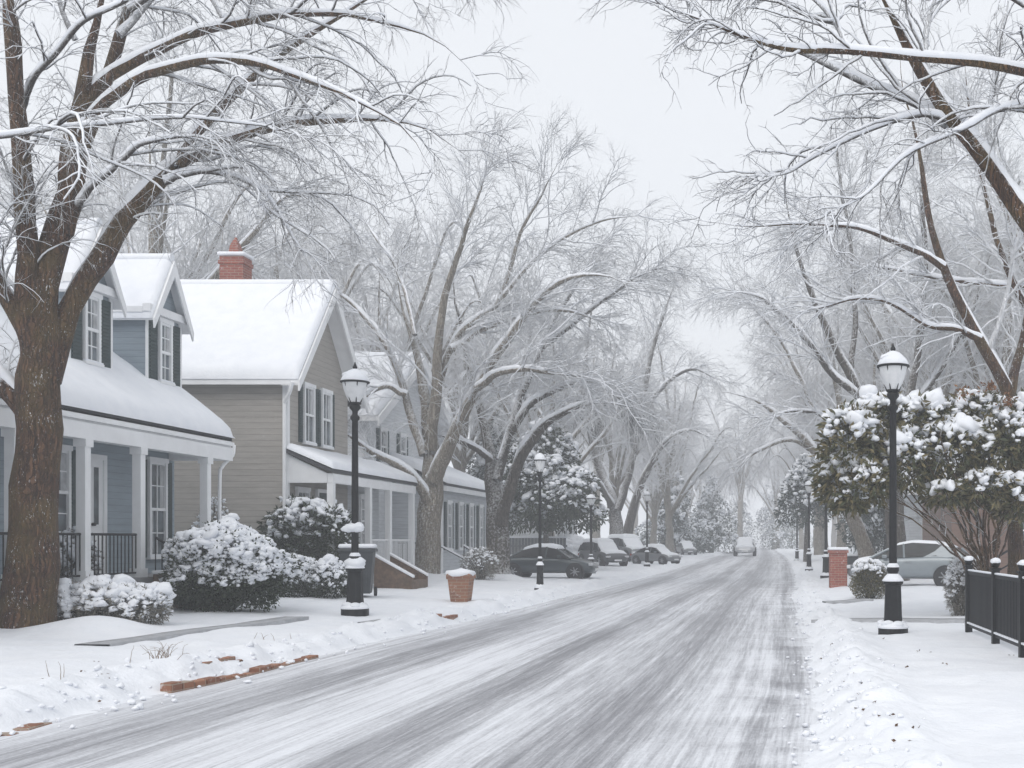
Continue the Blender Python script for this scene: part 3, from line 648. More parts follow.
# ---- grey house beyond
gh = thing('house', 'pale grey two-storey house with long front porch behind the forked tree', 'house', (-11.5, 42, .5))
mb = MB(); mb.box(-15, -11.6, 40.6, 47.6, -.3, 3.72); mb.prism([(-11.6, 3.72), (-13.39, 3.72), (-13.39, 4.5)], 'y', 40.6, 47.6); mb.build('wall', M['grey_siding'], gh)
mb = MB(); mb.prism([(-11.3, 3.72), (-11.3, 3.64), (-13.4, 4.55), (-13.4, 4.65)], 'y', 40.3, 47.9); mb.build('porch_roof', M['roof_edge'], gh)
snow_sheet('porch_snow', lambda U, V: np.stack([-11.26 - V, U, 3.73 + V * .44], -1), 40.25, 47.95, 0, 2.2, 60, 24, .24, gh, 2, .18)
mb = MB(); mb.box(-11.42, -11.31, 40.35, 47.85, 3.46, 3.64); mb.box(-11.597, -11.55, 40.56, 40.75, .4, 3.7); mb.box(-13.3, -11.43, 40.35, 40.5, 3.5, 3.64); mb.build('trim', M['white'], gh)
for a in (41.3, 42.9, 44.5, 46.1): window_on(gh, 'x', -11.6, a, a + .6, 1.3, 3.05, 1, (2, 4), .28)
mb = MB(); mb.box(-21, -13.4, 38.0, 47.5, .2, 6.0); mb.prism([(38.0, 6.0), (47.5, 6.0), (42.75, 8.6)], 'x', -21, -13.4); mb.build('upper_wall', M['white_siding'], gh)
mb = MB()
for s in (-1, 1): mb.prism([(42.75, 8.75), (42.75 + s * 5.2, 5.9), (42.75 + s * 5.2, 5.72), (42.75, 8.6)], 'x', -21.2, -12.9)
mb.build('roof', M['white'], gh)
for s in (-1, 1): snow_sheet('roof_snow', (lambda s: lambda U, V: np.stack([U, 42.75 + s * V, 8.76 - V * .548], -1))(s), -21.2, -12.88, 0, 5.22, 60, 40, .26, gh, 6, .2)
mb = MB()
for s in (-1, 1): mb.prism([(42.75, 8.74), (42.75 + s * 5.2, 5.88), (42.75 + s * 5.2, 5.55), (42.75, 8.35)], 'x', -12.89, -12.82)
mb.build('barge_board', M['white'], gh)
for a in (39.2, 41.4): window_on(gh, 'x', -13.4, a, a + .7, 4.4, 5.6, 1, (2, 2), .25)
localise(gh)
# ---- further houses, left and right
def far_house(name, label, x0, x1, y0, y1, ze, zr, wall, axis, wins, posts=(), grp=None):
    h = thing(name, label, 'house', ((x0 + x1) / 2, y0, .4)); 
    wb = MB()
    if axis == 'y': wb.prism([(x0, -.4), (x1, -.4), (x1, ze - .02), ((x0 + x1) / 2, zr - .16), (x0, ze - .02)], 'y', y0, y1)
    else: wb.prism([(y0, -.4), (y1, -.4), (y1, ze - .02), ((y0 + y1) / 2, zr - .16), (y0, ze - .02)], 'x', x0, x1)
    wb.build('wall', wall, h)
    rb = MB(); 
    if axis == 'y':
        xm = (x0 + x1) / 2; rb.prism([(x0 - .3, ze - .1), (xm, zr), (x1 + .3, ze - .1), (x1 + .3, ze - .22), (xm, zr - .12), (x0 - .3, ze - .22)], 'y', y0 - .3, y1 + .3)
    else:
        ym = (y0 + y1) / 2; rb.prism([(y0 - .3, ze - .1), (ym, zr), (y1 + .3, ze - .1), (y1 + .3, ze - .22), (ym, zr - .12), (y0 - .3, ze - .22)], 'x', x0 - .3, x1 + .3)
    rb.build('roof', M['white'], h)
    if axis == 'y':
        xm = (x0 + x1) / 2; sl = (zr - ze + .1) / (xm - x0 + .3)
        for s in (-1, 1): snow_sheet('roof_snow', (lambda s: lambda U, V: np.stack([xm + s * V, U, zr + .01 - V * sl], -1))(s), y0 - .32, y1 + .32, 0, xm - x0 + .32, 30, 20, .25, h, 2, .2)
    else:
        ym = (y0 + y1) / 2; sl = (zr - ze + .1) / (ym - y0 + .3)
        for s in (-1, 1): snow_sheet('roof_snow', (lambda s: lambda U, V: np.stack([U, ym + s * V, zr + .01 - V * sl], -1))(s), x0 - .32, x1 + .32, 0, ym - y0 + .32, 30, 20, .25, h, 2, .2)
    for wd in wins: window_on(h, *wd)
    for (px, py) in posts: MB().box(px - .1, px + .1, py - .1, py + .1, .4, ze - .2).build('post', M['white'], h)
    localise(h); return h
far_house('house', 'small white house with porch columns behind the dark sedan and snowy evergreen', -18, -11.4, 60, 70, 3.3, 5.6, M['white_siding'], 'y',
          [('x', -11.4, 61 + 2 * i, 61.8 + 2 * i, 1.4, 2.9, 1, (2, 4), .25) for i in range(4)], [(-11.0, 60.5 + 2.2 * i) for i in range(4)])
far_house('house', 'brown board house behind the snow-laden broadleaf shrub on the right', 7.15, 16, 40, 47, 3.9, 5.6, M['brown_siding'], 'x',
          [('y', 40, 9.4, 10.3, 1.3, 2.7, -1, (2, 4))])
far_house('house', 'pale grey house with tall white-framed windows behind the parked hatchback', 7.3, 17, 52, 60, 4.0, 6.0, M['grey_siding'], 'x',
          [('y', 52, 7.9, 8.6, 1.3, 3.3, -1, (2, 4)), ('y', 52, 8.8, 9.5, 1.3, 3.3, -1, (2, 4))])
far_house('house', 'hazy white house far down the right side of the street', 7.5, 15, 75, 84, 3.6, 6.2, M['white_siding'], 'y', [('x', 7.5, 76 + 2.4 * i, 77 + 2.4 * i, 1.4, 2.9, -1, (2, 4)) for i in range(3)])

# stoop of the brown house, right edge of the picture
st = thing('stair_rail', 'black iron stair handrail against the brown house', 'handrail', at(1010, 575, 26.5))
mb = MB(); A, B = at(992, 560, 26.6), at(1040, 532, 26.6)
mb.bar(A, B, .028, 8); mb.bar(A - np.array([0, 0, .35]), B - np.array([0, 0, .35]), .02, 8)
for t in (0.05, .4, .75): 
    q = A + (B - A) * t; mb.bar(q, (q[0], q[1], .2), .02, 6)
mb.build('handrail', M['black'], st); localise(st)
pk = thing('picket_fence', 'low white picket fence beside the hatchback', 'fence', at(960, 590, 35))
mb = MB(); A, B = at(950, 575, 36), at(985, 575, 36)
for i in range(12):
    x = A[0] + (B[0] - A[0]) * i / 11; mb.box(x - .035, x + .035, 35.98, 36.02, .25, 1.15)
MB().box(A[0] - .05, B[0] + .05, 36.02, 36.05, .95, 1.05).build('rail', M['white'], pk); mb.build('pickets', M['white'], pk); localise(pk)

# ================================================================== LAMPS
def make_lamp(label):
    L = thing('street_lamp', label, 'street lamp', (0, 0, 0), 0, 'black street lamps along both pavements')
    mb = MB(); mb.lathe([(.25, -.1), (.25, .1), (.235, .12), (.2, .15)], 0, 0, 8, R(22.5)); mb.lathe([(.165, .15), (.15, .3), (.135, .75), (.14, .8), (.17, .82), (.17, .86), (.12, .9)], 0, 0, 8, R(22.5))
    mb.build('base', M['black'], L, True)
    mb = MB(); mb.lathe([(.09, .9), (.08, 1.0), (.10, 1.03), (.10, 1.09), (.066, 1.12), (.06, 2.6), (.054, 3.62), (.085, 3.66), (.085, 3.7), (.05, 3.74), (.05, 3.8), (.1, 3.86), (.1, 3.9), (.06, 3.95)], 0, 0, 16)
    mb.build('pole', M['black'], L, True)
    mb = MB()
    for i in range(6):
        a = i * math.pi / 3; c, s = math.cos(a), math.sin(a); mb.bar((.1 * c, .1 * s, 3.95), (.235 * c, .235 * s, 4.34), .011, 5)
    mb.lathe([(.10, 3.93), (.12, 3.95), (.10, 3.97)], 0, 0, 12); mb.lathe([(.235, 4.33), (.262, 4.335), (.268, 4.36), (.24, 4.372)], 0, 0, 24)
    lf = mb.build('lantern_frame', M['black'], L, True)
    mb = MB(); mb.lathe([(.095, 3.965), (.16, 4.08), (.215, 4.25), (.23, 4.335)], 0, 0, 24); mb.build('lantern_glass', M['lamp_glass'], L, True)
    mb = MB(); mb.lathe([(.04, 3.97), (.045, 4.15), (.02, 4.2)], 0, 0, 10); mb.build('bulb', M['white'], L, True)
    mb = MB(); mb.lathe([(.24, 4.372), (.2, 4.44), (.12, 4.52), (.05, 4.56), (.03, 4.6), (.045, 4.63), (.02, 4.68), (.006, 4.73)], 0, 0, 24); mb.build('cap', M['black'], L, True)
    mb = MB(); mb.lathe([(.252, 4.366), (.255, 4.385), (.21, 4.47), (.12, 4.56), (.06, 4.59), (.034, 4.6)], 0, 0, 24)
    mb.lathe([(.255, .1), (.26, .125), (.22, .175), (.165, .2)], 0, 0, 16); mb.lathe([(.172, .858), (.176, .875), (.12, .95), (.09, .98)], 0, 0, 16); mb.lathe([(.102, 1.085), (.1, 1.11), (.068, 1.15)], 0, 0, 16)
    mb.build('snow_cap', M['snow_soft'], L, True)
    C = [(.12, .0, .17), (-.1, -.12, .17), (.05, -.16, .16), (-.16, .05, .17), (.05, .0, 4.5), (-.08, -.05, 4.49)]
    blobs('snow_lump', C, [(.09, .08, .06)] * 4 + [(.12, .1, .07)] * 2, M['snow_soft'], L)
    return L
lr = make_lamp('tall black lamp with snowy lantern in front of the broadleaf shrub, nearest on the right')
KIDS[lr.name] = list(lr.children)
def put_lamp(o, x, foot, top):
    """place a lamp so its foot and top match the photo"""
    for Y in np.geomspace(10, 150, 3000):
        X = (x - VX) * Y / F; s = F / Y
        if VY + s * (H - float(gz(X, Y))) <= foot: break
    z = float(gz(X, Y)); hgt = (foot - top) / s
    o.location = (X, Y, z); k = hgt / 4.73; o.scale = (min(1.1, max(.85, k)),) * 2 + (k,); return X, Y
l1 = copy_thing(lr, label='tall black lamp by the pavement between the blue cottage and the bin')
l2 = copy_thing(lr, label='slim black lamp beside the nose of the dark sedan')
l3 = copy_thing(lr, label='small black lamp post in front of the snow-capped cars, right of the hazy moss-hung tree')
l4 = copy_thing(lr, label='dark lamp standing just left of the brick pillar')
l5 = copy_thing(lr, label='hazy lamp second left of the brick pillar')
l6 = copy_thing(lr, label='faintest, farthest lamp near the road end on the right')
l7 = copy_thing(lr, label='dim lamp post standing between the round snowy bush and the snow-domed cars')
for o, a in ((lr, (893, 634, 343)), (l1, (355, 614, 362)), (l2, (540, 591, 449)), (l3, (647, 566, 489)), (l4, (826, 578, 462)), (l5, (809, 571, 478)), (l6, (797, 561, 508)), (l7, (591, 574, 492))): print('lamp', a, put_lamp(o, *a))
# clump of snow caught half way up the left lamp
l2.scale.x = l2.scale.y = .68; l3.scale.x = l3.scale.y = .75; l5.scale.x = l5.scale.y = .8
p = l1.location; o = blobs('snow_clump', [(0, -.03, 1.62 * l1.scale.z / l1.scale.z), (-.1, -.05, 1.6), (.07, -.02, 1.58)], [(.15, .13, .1), (.12, .1, .08), (.1, .1, .07)], M['snow_soft'], l1)
o2 = blobs('snow_clump', [(0, -.02, .93)], [(.2, .19, .13)], M['snow_soft'], l1)

# ================================================================== FENCE right
fe = thing('iron_fence', 'black metal fence with snowy ball-topped posts at the right edge', 'fence', (3.4, 17.4, .18))
FY = [17.5, 15.55, 13.95, 12.2]
for i, yy in enumerate(FY):
    z = float(gz(3.4, yy)); mb = MB(); mb.box(3.35, 3.45, yy - .05, yy + .05, z - .1, z + 1.05); mb.box(3.33, 3.47, yy - .07, yy + .07, z + 1.05, z + 1.08)
    mb.lathe([(.03, z + 1.08), (.055, z + 1.1), (.07, z + 1.14), (.055, z + 1.18), (.01, z + 1.2)], 3.4, yy, 14); po = mb.build('post', M['black'], fe, True)
    blobs('snow', [(3.4, yy, z + 1.17)], [(.078, .078, .055)], M['snow_soft'], po, .1)
for a, b in zip(FY, FY[1:]):
    z = float(gz(3.4, (a + b) / 2)); pn = MB()
    pn.box(3.38, 3.42, b + .05, a - .05, z + .93, z + .98); pn.box(3.38, 3.42, b + .05, a - .05, z + .1, z + .15)
    n = int((a - b - .1) / .085)
    for i in range(n): y = b + .09 + i * .085; pn.box(3.388, 3.412, y - .022, y + .022, z + .15, z + .93)
    pn.build('panel', M['black'], fe)
    s = MB(); s.box(3.37, 3.43, b + .055, a - .055, z + .982, z + 1.01, .012); s.box(3.36, 3.44, b + .055, a - .055, z + .152, z + .175); s.build('snow', M['snow_soft'], fe, True)
localise(fe)

# ================================================================== SMALL THINGS
g = gpt(461, 603)
pt = thing('planter', 'square-shouldered terracotta planter heaped with snow at the kerb', 'planter', g)
mb = MB(); mb.lathe([(.22, -.05), (.245, .1), (.3, .55), (.33, .56), (.34, .66), (.3, .68)], 0, 0, 4, R(45)); 
mb.bm.verts.ensure_lookup_table(); bmesh.ops.scale(mb.bm, vec=(1.15, 1.15, 1), verts=mb.bm.verts[:]); mb.build('pot', M['brick_orange'], pt)
blobs('snow', [(0, 0, .67)], [(.36, .34, .13)], M['snow'], pt, .12)
g = gpt(838, 587)
bp = thing('brick_pillar', 'short red brick pillar with a snow cap on the right verge', 'pillar', g)
MB().box(-.27, .27, -.27, .27, -.1, 1.08).box(-.31, .31, -.31, .31, 1.08, 1.16).build('pillar', M['brick'], bp); MB().box(-.32, .32, -.32, .32, 1.163, 1.26, .04).build('snow', M['snow'], bp, True)
def wheelie(label, g, rz=0, sc=1, grp=None):
    b = thing('wheelie_bin', label, 'bin', g, rz, grp); b.scale = (sc,) * 3
    mb = MB(); A = [(-.26, -.3), (.26, -.3), (.26, .3), (-.26, .3)]; Bt = [(-.33, -.38), (.33, -.38), (.33, .38), (-.33, .38)]
    va = [mb.bm.verts.new((x, y, .08)) for x, y in A]; vb = [mb.bm.verts.new((x, y, .95)) for x, y in Bt]
    mb.bm.faces.new(va[::-1]); mb.bm.faces.new(vb)
    for i in range(4): mb.bm.faces.new((va[i], va[(i + 1) % 4], vb[(i + 1) % 4], vb[i]))
    for i in (-.18, 0, .18): mb.box(i - .02, i + .02, -.36, -.31, .3, .9)
    mb.build('body', M['bin'], b)
    MB().box(-.37, .37, -.42, .4, .95, 1.02, .02).build('lid', M['bin'], b, True); MB().bar((-.3, .42, 1.0), (.3, .42, 1.0), .025).build('handle', M['bin'], b)
    for s in (-1, 1): MB().bar((s * .3, .3, .1), (s * .36, .3, .1), .1, 14).build('wheel', M['tyre'], b)
    MB().box(-.36, .36, -.4, .38, 1.022, 1.12, .045).build('snow', M['snow'], b, True); return b
g = gpt(358, 597); wheelie('dark wheeled bin with snow on its lid behind the left lamp', g, R(15), 1.1)
g = gpt(852, 575); wheelie('small dark bin beside the red brick pillar', g, R(-10), .75)
g = gpt(344, 592); 
# wooden stair cheek and iron rails by the tan porch
sk = thing('garden_steps', 'brown wooden steps with snowy sloped sides beyond the bin', 'steps', gpt(393, 588))
gy = 29.6
for k_, yy in enumerate((gy, gy + 1.3)):
    A = at(374, 556, gy)[[0, 2]]; B = at(412, 578, gy)[[0, 2]]
    MB().prism([(A[0], .3), (A[0], A[1]), (B[0], B[1]), (B[0], .3)], 'y', yy, yy + .14).build('stringer', M['brown_wood'], sk)
    MB().prism([(A[0] - .02, A[1] + .002), (A[0] - .02, A[1] + .08), (B[0] + .03, B[1] + .07), (B[0] + .03, B[1] + .002)], 'y', yy - .02, yy + .16, .02).build('snow', M['snow'], sk, True)
for i in range(4): 
    t = (i + .5) / 4; x = A[0] + (B[0] - A[0]) * t; MB().box(x - .13, x + .13, gy + .14, gy + 1.3, .3, A[1] + (B[1] - A[1]) * (t + .12) - .08).build('step', M['brown_wood'], sk)
localise(sk)
rl = thing('iron_railing', 'black iron railing left of the forked tree trunk', 'railing', gpt(405, 575)); A = at(399, 565, 36); B = at(424, 565, 37.5)
railing(rl, (A[0], A[1], 0), (B[0], B[1], 0), .5, 1.55, M['black'], .1); localise(rl)
rl = thing('iron_railing', 'curved snow-topped iron railing between the two big left trees', 'railing', gpt(450, 575)); 
for (a, b) in (((440, 546), (466, 560)), ((466, 560), (482, 566)), ((464, 546), (490, 562))):
    A = at(a[0], a[1], 40); B = at(b[0], b[1], 39); MB().bar(A, B, .03).bar(A, (A[0], A[1], .4), .02).bar(B, (B[0], B[1], .4), .02).build('rail', M['black'], rl)
    MB().bar(A + np.array([0, 0, .035]), B + np.array([0, 0, .035]), .035).build('snow', M['snow_soft'], rl)
localise(rl)
gw = thing('board_fence', 'low grey board fence behind the dark sedan', 'fence', (-11.5, 55, .4))
mb = MB(); 
for i in range(26): mb.box(-13.6 + i * .16, -13.46 + i * .16, 55, 55.04, .3, 1.75)
mb.build('boards', M['fence_wood'], gw); MB().box(-13.65, -9.4, 54.97, 55.07, 1.752, 1.83).build('snow', M['snow_soft'], gw); MB().box(-13.6, -9.4, 55.05, 55.1, 1.3, 1.4).build('rail', M['fence_wood'], gw); localise(gw)

# brick kerb showing through the snow
def kerb(label, pts, h=.13):
    P = [gpt(x, y) for x, y in pts]; P = catmull(P, max(6, int(np.linalg.norm(P[-1] - P[0]) / .24)))
    r = random.Random(len(P)); mb = MB(); 
    for a, b in zip(P, P[1:]):
        if r.random() < .04: continue
        c = (a + b) / 2; d = (b - a); L = np.linalg.norm(d[:2]); ang = math.atan2(d[1], d[0]) + r.uniform(-.05, .05)
        s = len(mb.bm.verts); mb.box(-L * .47, L * .47, -.07, .07, -.1, h * r.uniform(.8, 1.15), .012); mb.bm.verts.ensure_lookup_table()
        vs = mb.bm.verts[s:]; bmesh.ops.rotate(mb.bm, verts=vs, cent=(0, 0, 0), matrix=Matrix.Rotation(ang, 3, 'Z')); bmesh.ops.translate(mb.bm, verts=vs, vec=(c[0], c[1], ground_at(c[0], c[1]) + r.uniform(-.05, -.02)))
    o = mb.build('brick_kerb', M['brick_orange']); return tag(o, label, 'kerb')
kerb('long half-buried run of orange brick kerb on the left roadside', [(165, 692), (205, 684), (248, 674), (285, 664), (314, 657)], .11)
kerb('thin line of kerb bricks set back above the long brick run', [(200, 668), (238, 661)], .04)
kerb('pale kerb stones in the snow below the terracotta planter', [(435, 621), (455, 619)], .06)
kerb('cracked brown kerb bricks at the far left roadside', [(2, 735), (45, 722)], .06)
#kerb('brown kerb bricks poking from the snow bank at lower right', [(868, 738), (876, 752)], .09)

# ================================================================== SHRUBS
def shell(n, c, r, rg, top=-.35, lump=.15, seed=0):
    D = rg.normal(size=(n, 3)); D /= np.linalg.norm(D, axis=1, keepdims=True); D = D[D[:, 2] > top]
    k = 1 + lump * vnoise(D * 2.2 + np.array(c), 1, seed) + lump * .5 * vnoise(D * 6 + np.array(c), 1, seed + 1)
    return np.array(c) + D * np.array(r) * k[:, None], D
def shrub(name, label, cat, loc, clumps, nleaf, Ls, Wl, leafm, nsnow, bsize, seed, grp=None, snow_top=.0, stem=True, droopl=0, cover=.6, top=-.9):
    """clumps: list of (centre, radii) relative to loc"""
    rg = np.random.default_rng(seed); o = thing(name, label, cat, loc, 0, grp)
    vol = np.array([r[0] * r[1] + r[0] * r[2] for c, r in clumps]); vol /= vol.sum(); LP, LD, SP, SS = [], [], [], []
    for (c, r), f in zip(clumps, vol):
        P, D = shell(int(nleaf * f * 1.4), c, r, rg, top, .18, seed); k = rg.random((len(P), 1)) ** .45; P2 = np.array(c) + (P - np.array(c)) * (.35 + .74 * k)
        LP.append(P2); LD.append(D + rg.normal(size=P.shape) * .7 + np.array([0, 0, -droopl]))
        P, D = shell(int(nsnow * f * 4.4), c, r, rg, -.35, .22, seed)
        ok = (D[:, 2] + .75 * vnoise(P, .3 * max(r), seed + 3) + rg.normal(size=len(P)) * .15) > snow_top; P, D = P[ok], D[ok]
        SP.append(P + np.array([0, 0, bsize * .15])); b = bsize * np.clip(rg.lognormal(-.3, .4, len(P)), .2, 2.2) * (.65 + .5 * np.clip(D[:, 2], 0, 1)); SS.append(np.stack([b * rg.uniform(.8, 1.4, len(P)), b * rg.uniform(.8, 1.4, len(P)), b * rg.uniform(.6, 1.0, len(P))], 1))
    LP, LD, SP, SS = map(np.concatenate, (LP, LD, SP, SS))
    leaves('foliage', LP, LD, Ls * rg.uniform(.6, 1.3, len(LP)), Wl, leafm, o, rg)
    blobs('snow_cover', SP, SS, M['snow_soft'], o, .5, .8, 1.1)
    if stem:
        n = 60; a = rg.uniform(0, 6.28, n); tgt = LP[rg.choice(len(LP), n)]; b0 = np.stack([np.cos(a) * .08, np.sin(a) * .08, a * 0 - .05], 1)
        K = 7; t = np.linspace(0, 1, K)[None, :, None]; PP = b0[:, None] * (1 - t) + tgt[:, None] * t; PP[..., 2] += .12 * np.sin(t[..., 0] * 3.14); PP += rg.normal(size=PP.shape) * .015
        V, Fq = tubes(PP, np.broadcast_to(np.linspace(.02, .006, K), (n, K)).copy(), 5); np_obj('stems', V, Fq, M['bark_dark'], o)
    return o
# big round bush
g = gpt(228, 609)
s_ = F / g[1]; wv = 58 / s_; hv = 82 / s_
shrub('round_bush', 'big round snow-crusted evergreen bush beside the blue cottage steps', 'bush', g,
      [((0, 0, hv * .47), (wv * .92, wv * .9, hv * .5)), ((-wv * .3, -.1, hv * .38), (wv * .62, wv * .6, hv * .42)), ((wv * .35, -.1, hv * .4), (wv * .6, wv * .6, hv * .42))], 16000, .075, .035, M['leaf_dark'], 1900, .062, 21, snow_top=.0)
# low snowy shrubs at foot of the big tree
def put_shrub(x, foot, wpx, hpx, **kw):
    g = gpt(x, foot); s = F / g[1]; return g, wpx / s / 2, hpx / s
g, a, b = put_shrub(100, 624, 118, 44)
shrub('low_shrub', 'low heaped pale shrub sagging under snow right of the big brown trunk', 'bush', g, [((-a * .5, 0, b * .35), (a * .55, .45, b * .5)), ((a * .1, 0, b * .4), (a * .5, .45, b * .55)), ((a * .62, .1, b * .35), (a * .42, .4, b * .5))], 5200, .10, .02, M['leaf_dry'], 460, .07, 23, snow_top=.0)
g, a, b = put_shrub(50, 604, 100, 70)
shrub('hedge', 'snow-dusted hedge in front of the blue cottage porch', 'hedge', g, [((-a * .5, 0, b * .5), (a * .6, .35, b * .5)), ((a * .3, 0, b * .5), (a * .6, .35, b * .48))], 7000, .06, .03, M['leaf_dry'], 700, .05, 24, snow_top=.05)
g, a, b = put_shrub(308, 585, 88, 84)
shrub('rhododendron', 'loose dark green broadleaf bush below the taupe house porch', 'bush', g, [((-.1, 0, b * .62), (a * .85, .7, b * .36)), ((-a * .4, 0, b * .4), (a * .6, .6, b * .4)), ((a * .45, .1, b * .55), (a * .5, .6, b * .4))], 5200, .17, .06, M['leaf_dark'], 330, .085, 25, snow_top=.25)
g, a, b = put_shrub(312, 598, 66, 40)
shrub('hedge', 'low clipped hedge crusted with snow between the round bush and the bin', 'hedge', g, [((-a * .4, 0, b * .45), (a * .7, .5, b * .55)), ((a * .5, 0, b * .42), (a * .6, .5, b * .5))], 6000, .05, .03, M['leaf_dark'], 520, .055, 26, snow_top=.0)
g, a, b = put_shrub(265, 598, 60, 30)
shrub('round_bush', 'little dark bush between the round bush and the low hedge', 'bush', g + np.array([0, 2, 0]), [((0, 0, b * .5), (a * .9, .4, b * .55))], 2500, .06, .03, M['leaf_dark'], 160, .06, 27)
g, a, b = put_shrub(870, 598, 38, 36)
shrub('clipped_bush', 'small clipped bush with snow cap between brick pillar and right lamp', 'bush', g, [((0, 0, b * .5), (a, .42, b * .52))], 5200, .045, .025, M['leaf_mag'], 170, .06, 28, snow_top=.5)
g, a, b = put_shrub(960, 612, 26, 50)
shrub('frosted_shrub', 'pale frosted twiggy shrub behind the near end of the iron fence', 'bush', g, [((0, 0, b * .5), (a, .35, b * .55))], 2600, .11, .012, M['leaf_dry'], 330, .035, 29, snow_top=-.3)
g, a, b = put_shrub(480, 580, 34, 30)
shrub('frosted_shrub', 'grey frosted shrub between the two large left trees', 'bush', g, [((0, 0, b * .5), (a, .5, b * .5))], 2600, .12, .012, M['leaf_dry'], 160, .035, 30)
g, a, b = put_shrub(192, 585, 44, 84)
g = np.array([-13.1, 26.6, .55])
shrub('climbing_shrub', 'thin wiry shrub against the taupe clapboard wall', 'bush', g, [((0, 0, 1.0), (.45, .3, 1.1))], 2200, .09, .012, M['leaf_dry'], 140, .03, 31)
for (x, f, wd, h_, lab, sd) in ((577, 560, 26, 21, 'smooth snow-domed bush behind the nose of the dark sedan', 32),):
    g, a, b = put_shrub(x, f + 3, wd, h_); shrub('snow_dome_bush', lab, 'bush', g, [((0, 0, b * .5), (a, a, b * .5))], 2500, .12, .06, M['leaf_far'], 220, .2, sd, snow_top=-.1)
# broadleaf (magnolia-like) shrub on the right
g = np.array([4.55, 21.2, .2])
cl = []
for (x, y, rx, rz, Y) in ((850, 450, 30, 38, 21.0), (838, 480, 20, 26, 21.2), (868, 485, 20, 22, 20.8), (885, 425, 30, 26, 21.4), (905, 465, 30, 32, 21.2), (925, 425, 32, 26, 21.6), (948, 455, 32, 34, 21.3), (975, 420, 32, 26, 21.7), (1000, 450, 34, 34, 21.3), (1035, 430, 34, 34, 21.6), (1060, 470, 34, 34, 21.5), (985, 490, 26, 18, 20.9), (1020, 500, 30, 24, 21.0), (945, 495, 20, 12, 21), (850, 500, 16, 14, 21)):
    c = at(x, y, Y) - g; cl.append((tuple(c), (rx * Y / F, .6, rz * Y / F)))
mg = shrub('broadleaf_shrub', 'wide broadleaf evergreen shrub with thick snow pillows behind the right lamp', 'shrub', g, cl, 12500, .18, .06, M['leaf_mag'], 1150, .092, 41, snow_top=.28, stem=False, droopl=.35, top=-.8)
rg = np.random.default_rng(5); PPs = []
for i in range(24):
    x1 = rg.uniform(850, 1045); y1 = rg.uniform(430, 500) ; tip = at(x1, y1, rg.uniform(20.6, 21.8)) - g; mid = np.array([rg.normal() * .15 + tip[0] * .25, rg.normal() * .2, 1.1 + rg.random() * .5])
    PPs.append(catmull([np.array([rg.normal() * .13, rg.normal() * .13, -.1]), np.array([rg.normal() * .12 + tip[0] * .06, rg.normal() * .1, .5]), mid, mid * .45 + tip * .55 + np.array([0, 0, .1]), tip], 16))
PPs = np.array(PPs); PPs[:, 2:] += (np.stack([vnoise(PPs, .35, 50 + q) for q in range(3)], -1) * .07)[:, 2:]; V, Fq = tubes(PPs, np.broadcast_to(np.linspace(.035, .008, 16), (24, 16)).copy(), 7); np_obj('stems', V, Fq, M['bark_brown'], mg)
# bare sprigs standing above the shrub, snow on the arching ones
sp, _ = spawn(PPs, np.full(PPs.shape[:2], .02), 2.4, .5, 1.3, 8, (20, 60), .18, .15, .1, .5, .008, .005, rg=rg); V, Fq = tubes(sp, np.broadcast_to(np.linspace(.009, .004, 8), sp.shape[:2]).copy(), 4); np_obj('twigs', V, Fq, M['twig'], mg)
# dry seed heads at the top
LP = np.concatenate([at(990, 388, 21) - g + rg.normal(size=(60, 3)) * .07, at(1008, 402, 21) - g + rg.normal(size=(60, 3)) * .08, at(962, 392, 21) - g + rg.normal(size=(40, 3)) * .06]); leaves('dry_leaves', LP, rg.normal(size=LP.shape), .1, .04, leaf_mat('rust_leaf', (.12, .05, .02), (.24, .12, .05)), mg)

def evergreen(label, x, foot, Y, wpx, ztop_px, zbot_px, seed, n=9, leafm='leaf_far', nl=7000, grp=None):
    X = (x - VX) * Y / F; g = np.array([X, Y, float(gz(X, Y))]); s = F / Y; rg = np.random.default_rng(seed); cl = []
    z0 = H - (zbot_px - VY) / s - g[2]; z1 = H - (ztop_px - VY) / s - g[2]; hw = wpx / s / 2
    for i in range(n):
        t = (i + .5) / n; rr = hw * (1 - .75 * t ** 1.6); a = rg.uniform(0, 6.28); q = rr * .55 * rg.random() ** .3
        for j in range(2): a += 3.14 + rg.normal() * .5; cl.append(((math.cos(a) * q, math.sin(a) * q * .8, z0 + (z1 - z0) * (t * .9 + .05)), (max(.35, rr * .6), max(.35, rr * .55), (z1 - z0) / n * 1.15)))
    o = shrub('evergreen_tree', label, 'tree', g, cl, nl, .24, .10, M[leafm], int(nl * .16), .125, seed, snow_top=.25, stem=False, droopl=.5, top=-.9, grp=grp)
    np_obj('trunk', *tubes(catmull([(0, 0, -.2), (.05, 0, z0), (0, .1, z1 * .9)], 10)[None], np.linspace(.2, .05, 10)[None], 8), M['bark_dark'], o); return o
evergreen('dark snow-laden evergreen behind the dark sedan and slim lamp', 545, 575, 52, 120, 425, 528, 51, 8, 'leaf_dark', 9000)
evergreen('round hazy evergreen left of the far end of the road', 672, 560, 98, 70, 480, 553, 52, 6, nl=5000)
evergreen('tallest hazy evergreen nearest the far end of the road', 712, 558, 108, 52, 482, 556, 53, 6, nl=4000)
evergreen('small dim evergreen between the hazy lamps on the right', 806, 560, 66, 60, 462, 520, 54, 4, nl=2500)
evergreen('dark evergreen mass behind the leaning trunk on the right', 885, 560, 58, 90, 440, 552, 55, 7, nl=5000)
evergreen('dim evergreen rising behind the far end of the grey porch house', 500, 560, 60, 90, 400, 500, 56, 7, nl=5000)

